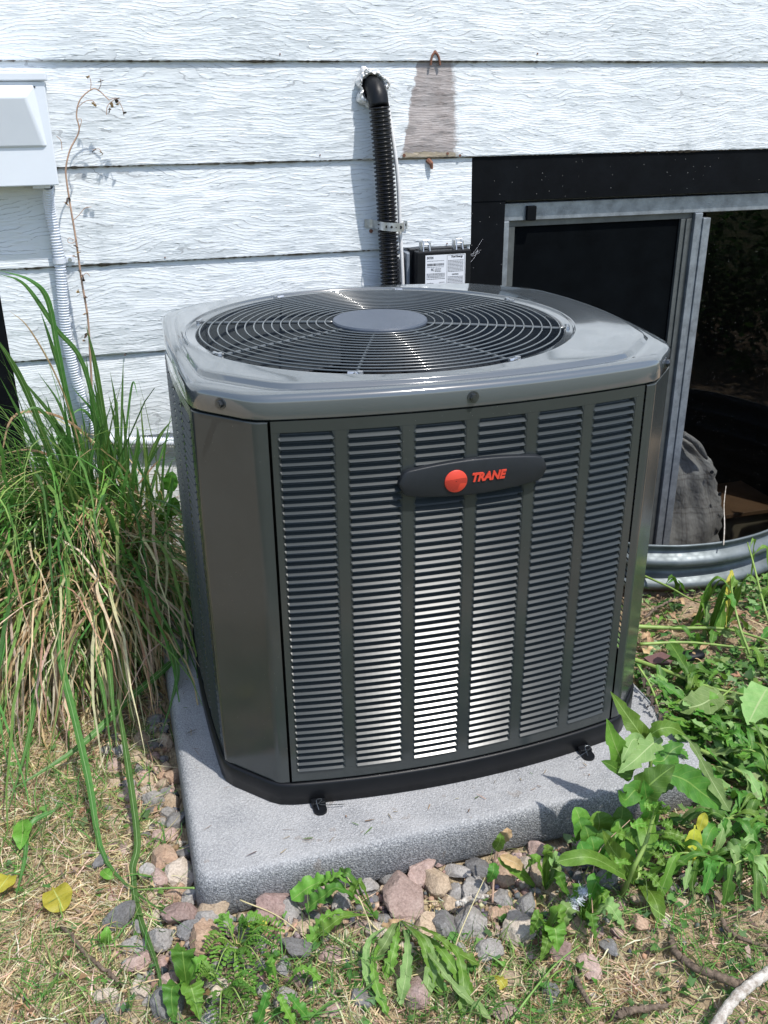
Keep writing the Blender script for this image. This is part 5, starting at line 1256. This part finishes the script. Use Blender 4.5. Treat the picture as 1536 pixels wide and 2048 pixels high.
stalk('green grass stem lying diagonally in the right foreground', [(1020, 2045, -.13), (1060, 1990, -.12), (1110, 1930, -.12), (1160, 1890, -.12)], .0022, M_GSTEM)
stalk('thin brown weed stem by the white fluff', [(1178, 1900, -.13), (1185, 1830, -.10), (1183, 1770, -.06), (1200, 1700, -.02), (1260, 1640, .01)], .0013, M_STALK)
stalk('thin twig poking up in front of the window glass', [(1447, 1090, .03), (1449, 1050, .06), (1448, 1010, .09), (1452, 972, .12)], .0022, M_BARKP, 'twig', 'twig')
# drooping withered weed stem in front of the pad
t = thing('drooping_weed', 'drooping weed stem with a browning leaf against the pad front', 'weed', A(985, 1800, z=GZ))
V, F = tube(spline([A(985, 1805, z=GZ), A(987, 1760, y=-.67), A(990, 1715, y=-.66), A(1003, 1672, y=-.66)], 16), .0022, 6); mk('stem', V, F, M_STALK, t, True)
for k, (a, b, mt) in enumerate((((1003, 1680), (1015, 1655), M_LEAFB), ((990, 1700), (1000, 1665), M_LEAF), ((995, 1715), (1072, 1775), M_LEAF), ((988, 1725), (975, 1765), M_LEAFD), ((1000, 1712), (1050, 1740), M_LEAFB))):
    p, q = A(*a, y=-.67), A(*b, y=-.68); leaf(t, [p, (p+q)/2+np.array([0, -.01, .01]), q], .024, mt, kind='lance', lobes=5, depth=.3, up=UPc, seed=k, n=20)

# pulled weeds right of the pad
def zr(x, y): return float(gheight(x, y))
def pulled(label, pts, r, leaves, group=None, lw=(.022, .042), mats=None, seed=0, name='pulled_weed'):
    rg = random.Random(seed); P = spline([A(a, b, z=z) for a, b, z in pts], 30); t = thing(name, label, 'weed', tuple(P[0]), group)
    V, F = tube(P, np.linspace(r, r*.45, 30), 7); mk('stem', V, F, M_STEM, t, True)
    T = P[-1]-P[0]; T /= np.linalg.norm(T)
    for k in range(leaves):
        i = rg.randint(5, 29); sd = rg.choice((-1, 1)); a = rg.uniform(.35, 1.3)*sd; d = np.array([T[0]*math.cos(a)-T[1]*math.sin(a), T[0]*math.sin(a)+T[1]*math.cos(a), 0]); L = rg.uniform(.05, .11)
        p = P[i]; q = p+d*L; mid = p+d*L*.5
        q[2] = max(zr(q[0], q[1])+rg.uniform(.008, .05), -.20); mid[2] = max(p[2], q[2])+rg.uniform(.005, .025)
        if q[0] < .60 and -.6 < q[1] < .56: q[2] = max(q[2], -.035)
        leaf(t, [p, mid, q], rg.uniform(*lw), rg.choice(mats or [M_LEAF, M_LEAFD, M_LEAFD, M_LEAFP]), kind=rg.choice(('lobed', 'lance', 'lobed')), lobes=rg.choice((4, 5, 6)), depth=rg.uniform(.3, .65), up=(rg.uniform(-.3, .3), rg.uniform(-.5, .1), 1), seed=rg.random(), n=24, ruffle=.18)
    return t
pulled('uppermost pulled weed stalk lying across the soil below the window well', [(1250, 1252, -.10), (1350, 1256, -.10), (1450, 1258, -.09), (1540, 1282, -.09)], .0065, 6, seed=11)
pulled('second pulled stalk, thinner, just below the uppermost one', [(1280, 1288, -.10), (1380, 1285, -.10), (1500, 1297, -.095), (1545, 1295, -.09)], .0045, 6, seed=12)
pulled('thick pulled stalk slanting down right past the brown shard', [(1265, 1318, -.09), (1340, 1345, -.085), (1420, 1375, -.08), (1500, 1392, -.08)], .0065, 9, seed=13)
pulled('pale curved stalk bending into the middle of the weed heap', [(1345, 1418, -.08), (1400, 1410, -.07), (1440, 1395, -.07), (1465, 1375, -.07)], .004, 4, seed=14, mats=[M_LEAFP, M_LEAF], lw=(.05, .08))
pulled('straight stalk running under the toothed leaves towards the right edge', [(1420, 1420, -.08), (1450, 1455, -.085), (1500, 1480, -.09), (1545, 1500, -.09)], .0045, 7, seed=15)
pulled('thick stalk lying at the right edge beside the pad corner', [(1380, 1490, -.08), (1440, 1520, -.08), (1500, 1555, -.09), (1550, 1580, -.10)], .006, 8, seed=16)
pulled('weed stalk with a yellow leaf in front of the window well', [(1500, 1310, -.10), (1480, 1255, -.04), (1465, 1190, .01), (1462, 1140, .03)], .004, 5, seed=17, mats=[M_LEAFD, M_LEAF])
pulled('pulled weed leaning over the well rim at the right edge', [(1545, 1270, -.05), (1525, 1200, .02), (1505, 1120, .06), (1495, 1085, .07)], .004, 4, seed=18, mats=[M_LEAF])
pulled('weed reaching from behind the unit towards the well', [(1285, 1150, -.07), (1340, 1175, -.06), (1400, 1205, -.06), (1460, 1195, -.05)], .0035, 5, seed=19, lw=(.025, .04), mats=[M_LEAFD, M_LEAF, M_LEAFP])
rgp = random.Random(77)
for k in range(22):
    px, py = rgp.uniform(1400, 1560), rgp.uniform(1380, 1720)
    if k < 8: px, py = rgp.uniform(1300, 1520), rgp.uniform(1340, 1480)
    if py < 1480 and px < 1290+(py-1340)*.75: px += 70
    if py > 1500: px = max(px, 1420)
    a = rgp.uniform(-.6, 3.6); L = rgp.uniform(50, 110)
    pulled('limp green pulled weed tangled in the heap right of the pad', [(px, py, -.09), (px+math.cos(a)*L*.5, py+math.sin(a)*L*.25-8, -.075), (px+math.cos(a)*L, py+math.sin(a)*L*.5, -.085)], .003, 8, group='pulled weeds heaped right of the pad', seed=200+k, lw=(.016, .036))
# particular leaves
def single(label, pts, wd, mat, kind='lance', lo=5, dp=.25, up=(-.1, -.3, 1), nm='fallen_leaf', cat='leaf', ru=.15):
    V, F, uv = leaf_mesh([A(*p[:2], z=p[2]) for p in pts], wd, kind=kind, lobes=lo, depth=dp, up=up, seed=hash(label) % 99 if False else len(label), n=24, ruffle=ru)
    tag(mk(nm, V, F, mat, None, True, uv=uv), label, cat)
single('curled bright yellow leaf hanging upright in front of the window well', [(1452, 1255, -.06), (1455, 1215, -.02), (1458, 1175, .01), (1465, 1140, .035)], .030, M_LEAFY, 'lobed', 5, .5, (-.6, -.8, .3), ru=.35)
single('large pale leaf with veins at the right edge of the heap', [(1535, 1375, -.05), (1515, 1410, -.045), (1495, 1450, -.055)], .095, M_LEAFP, 'lance', 5, .3)
single('broad pale green leaf in the middle of the heap', [(1440, 1385, -.055), (1400, 1410, -.05), (1345, 1420, -.055)], .075, M_LEAFP, 'lance', 4, .15)
single('dark toothed leaf standing on the thick slanting stalk', [(1385, 1360, -.075), (1365, 1325, -.05), (1340, 1285, -.035)], .055, M_LEAFD, 'lobed', 4, .5, (-.3, -.6, .8))
single('spotted yellow leaf hanging under the wild lettuce', [(1390, 1650, -.03), (1385, 1690, -.07), (1378, 1730, -.10)], .032, M_LEAFY, 'round', 3, .1, (-.3, -.8, .5))
single('small yellow leaf tip above the spotted yellow leaf', [(1410, 1625, -.02), (1403, 1645, -.04), (1398, 1665, -.06)], .022, M_LEAFY, 'lance', 3, .1, (-.3, -.8, .5))
single('lime yellow leaf lying flat on the straw at left', [(105, 1775, -.125), (118, 1800, -.12), (128, 1822, -.125)], .055, M_LEAFY, 'round', 3, .1)
single('lime yellow leaf at the left edge of the picture', [(20, 1750, -.125), (8, 1765, -.12), (-6, 1785, -.125)], .045, M_LEAFY, 'round', 3, .1)
single('small yellow-green leaf on the straw left of the long blade', [(205, 1740, -.125), (215, 1750, -.12), (228, 1757, -.125)], .022, M_LEAF, 'lance', 3, .2)
single('small bright green leaf standing in the straw below the charcoal stone', [(212, 1890, -.13), (212, 1870, -.10), (215, 1852, -.09)], .022, M_LEAF, 'lance', 3, .3, (0, -.8, .5))
single('pale yellow crumpled leaf beside the ferny weed', [(492, 1843, -.115), (505, 1850, -.105), (535, 1852, -.11)], .030, M_LEAFY, 'lobed', 3, .4)
single('yellow lobed leaf below the white-blotched stone', [(985, 1950, -.12), (1000, 1960, -.11), (1010, 1975, -.12)], .032, M_LEAFY, 'lobed', 4, .5)
single('dry tan leaf curled beside the brown lumpy stone', [(810, 1838, -.11), (785, 1845, -.10), (770, 1865, -.12)], .030, M_LEAFB, 'lobed', 4, .5, ru=.4)
single('tan dry leaf against the pad front right of centre', [(975, 1640, -.10), (990, 1636, -.095), (1005, 1632, -.10)], .008, M_LEAFB, 'lance', 3, .3, (0, -1, .3))
single('green leaf lying in straw at the left under the grass clump', [(45, 1640, -.12), (45, 1670, -.11), (40, 1700, -.12)], .040, M_LEAF, 'lance', 3, .2)
for k, (px, py) in enumerate(((1375, 1240), (1360, 1250), (1318, 1300), (1335, 1312), (1395, 1312), (1410, 1330), (1300, 1265), (1330, 1205), (1445, 1250), (1510, 1235), (1290, 1270), (1470, 1430))):
    p = A(px, py, z=-.115); a = k*1.7; d = np.array([math.cos(a), math.sin(a), .15])*.03
    V, F, uv = leaf_mesh([p, p+d+np.array([0, 0, .01]), p+d*1.9], .032, kind='lobed', lobes=3, depth=.5, seed=k, n=14, ruffle=.5)
    tag(mk('dry_leaf', V, F, M_LEAFB, None, True, uv=uv), 'crumpled tan dry leaf on the soil between the pulled stalks', 'leaf', 'dry leaves on the soil below the well')
# withered weed on the pad corner
t = thing('withered_weed', 'withered purplish-brown weed tip lying on the rear right of the pad', 'weed', A(1310, 1400, z=-.05))
V, F = tube(spline([A(1275, 1330, z=.0), A(1300, 1370, z=-.02), A(1315, 1410, z=-.04), A(1322, 1440, z=-.045)], 14), .0028, 6); mk('stem', V, F, M_STEM, t, True)
for k in range(16):
    f = k/15; p = A(1283+38*f, 1345+90*f, z=-.02-.02*f); d = np.array([math.cos(k*2.1), math.sin(k*2.1), -.1])*.028; q = p+d; q[2] = max(q[2], -.048)
    leaf(t, [p, (p+q)/2+np.array([0, 0, .012]), q], .016, M_LEAFK if k % 4 else M_STEMLEAF if False else M_LEAFK, kind='lobed', lobes=5, depth=.6, ruffle=.4, seed=k, n=14)
# shards, sticks, fluff
m = MB(); c = A(1315, 1322, z=-.10); bm = bmesh.new()
vs = [bm.verts.new(Vector(c)+Vector(v)) for v in ((-.030, .018, .0), (.022, .020, .006), (.034, -.022, .012), (.012, -.034, .006), (-.028, -.012, 0.0))]; f = bm.faces.new(vs)
r = bmesh.ops.extrude_face_region(bm, geom=[f]); bmesh.ops.translate(bm, vec=(0, 0, .006), verts=[v for v in r['geom'] if isinstance(v, bmesh.types.BMVert)]); bmesh.ops.recalc_face_normals(bm, faces=bm.faces); m.bm(bm)
tag(m.mk('clay_shard', simple('purple_brown_clay', (.14, .075, .07), .6, var=.15), None), 'flat purplish-brown shard among the dry leaves by the unit', 'shard')
c = A(1384, 1314, z=-.11); n_ = 24; V = []
for r_, z in ((1.0, 0), (1.0, .008), (.85, .013), (.02, .014)): V += [(c[0]+.034*r_*math.copysign(abs(math.cos(a))**.6, math.cos(a)), c[1]+.018*r_*math.copysign(abs(math.sin(a))**.7, math.sin(a)), c[2]+z) for a in np.arange(n_)*2*PI/n_]
tag(mk('rubber_cap', V, [(q*n_+i, q*n_+(i+1) % n_, (q+1)*n_+(i+1) % n_, (q+1)*n_+i) for q in range(3) for i in range(n_)], M_PAN, None, True), 'black oval rubber cap lying on the soil below the pulled stalks', 'cap')
def stick(label, pts, r, mat, r2=None, n=40, wob=.0012, name='stick'):
    P = spline([A(a, b, z=z) for a, b, z in pts], n); P = P+RNG.normal(0, wob, P.shape); V, F = tube(P, np.linspace(r, r2 or r*.6, n)*(1+RNG.normal(0, .06, n)), 10); tag(mk(name, V, F, mat, None, True), label, 'stick')
stick('thick bleached curved branch at the bottom right corner', [(1600, 1905, -.10), (1536, 1945, -.095), (1490, 1978, -.09), (1455, 2015, -.095), (1420, 2070, -.10)], .0092, M_BARKP, .0085, wob=.0005)
stick('dark crooked stick left of the bleached branch', [(1340, 1872, -.125), (1352, 1905, -.12), (1385, 1932, -.12), (1440, 1955, -.118), (1490, 1972, -.115)], .006, M_BARKD, .008)
stick('thin brown root at the right edge above the crooked stick', [(1440, 1828, -.13), (1455, 1860, -.125), (1490, 1880, -.125), (1545, 1895, -.125)], .0045, M_BARKD)
stick('short forked straw-coloured twig in the bare soil', [(1415, 1840, -.13), (1422, 1870, -.125), (1430, 1895, -.128)], .003, M_STALK)
stick('flat weathered wood sliver at the bottom right', [(1228, 2030, -.128), (1270, 2020, -.125), (1335, 2012, -.125)], .007, M_BARKD, .004)
stick('short grey twig in the straw right of centre', [(1150, 1955, -.13), (1165, 1985, -.125), (1180, 2010, -.128)], .005, M_BARKD, .003)
stick('bleached driftwood sliver among the stones in front of the pad', [(915, 1808, -.11), (945, 1795, -.10), (978, 1792, -.105)], .0065, M_BARKP, .003)
stick('long grey bark strip under the straw at bottom left', [(125, 1850, -.13), (170, 1905, -.122), (215, 1945, -.122), (255, 1975, -.128)], .004, M_BARKD, .003)
stick('thin brown root below the window well', [(1290, 1235, -.11), (1315, 1215, -.10), (1345, 1200, -.105), (1375, 1190, -.11)], .004, M_BARKD, .003)
m = MB(); rgf = random.Random(9)
for c_ in (A(1165, 1783, z=-.06), A(1142, 1812, z=-.085), A(1153, 1797, z=-.072)):
    for k in range(260):
        d = np.array([rgf.gauss(0, 1), rgf.gauss(0, 1), rgf.gauss(0, .6)])*.0048; m.tube([c_+d*.1, c_+d+np.array([rgf.uniform(-.004, .004), 0, rgf.uniform(-.003, .003)]), c_+d*1.25], .00022, 3, False)
tag(m.mk('down_fluff', M_FLUFF, None), 'tuft of white downy fluff caught on the weeds', 'fluff')

# leafy bush added out of view to darken the right window pane's reflection
def bush():
    n = 2600; c = np.array([2.75, -.55, .25]); d = RNG.normal(0, 1, (n, 3)); d /= np.linalg.norm(d, axis=1)[:, None]; r = RNG.random(n)**.45
    p = c + d*r[:, None]*np.array([.55, .75, .42])*(1+.25*np.sin(d[:, :1]*7+d[:, 1:2]*5)); ln = RNG.uniform(.04, .09, n)
    P = sim_blades(p, RNG.uniform(0, 2*PI, n), np.radians(RNG.uniform(-30, 50, n)), ln, RNG.uniform(.5, 2, n), 5, zmin=-.13)
    W = RNG.uniform(.018, .035, n)[:, None]*np.array([.3, .9, 1, .7, .06])[None]; up = RNG.normal(0, .5, (n, 3)); up[:, 2] = 1
    V, F, C = ribbons(P, W, colmix(n, [(.05, .13, .025), (.08, .19, .035), (.035, .09, .02)]), up)
    t = thing('added_bush', 'leafy green bush added out of view, seen only as a dark reflection in the right window pane', 'bush', (2.75, -.55, GZ))
    mk('foliage', V, F, M_TINT, t, False, col=C)['kind'] = 'stuff'
    for k in range(5):
        a = k*1.3; V, F = tube(spline([(2.75, -.55, -.16), (2.75+.12*math.cos(a), -.55+.15*math.sin(a), .1), (2.75+.35*math.cos(a), -.55+.45*math.sin(a), .45)], 10), np.linspace(.012, .004, 10), 7); mk('stem', V, F, M_BARKD, t, True)
bush()

def pad_debris():
    n = 46; x = RNG.uniform(-.53, .5, n); y = np.where(RNG.random(n) < .7, RNG.uniform(-.55, -.475, n), RNG.uniform(-.5, .1, n)); x = np.where(y > -.47, RNG.uniform(-.545, -.51, n), x)
    P = sim_blades(np.column_stack([x, y, np.full(n, -.049)]), RNG.uniform(0, 6.28, n), np.zeros(n), RNG.uniform(.006, .030, n), np.zeros(n), 4, zmin=-.0505)
    V, F, C = ribbons(P, taper(n, 4, RNG.uniform(.0008, .0028, n), .8), colmix(n, [(.30, .22, .13), (.42, .33, .20), (.16, .11, .07), (.12, .2, .05)]))
    tag(mk('pad_debris', V, F, M_TINT, None, False, col=C, kind='stuff'), 'dry clippings and crumbs of soil lying on top of the equipment pad', 'debris')
pad_debris()
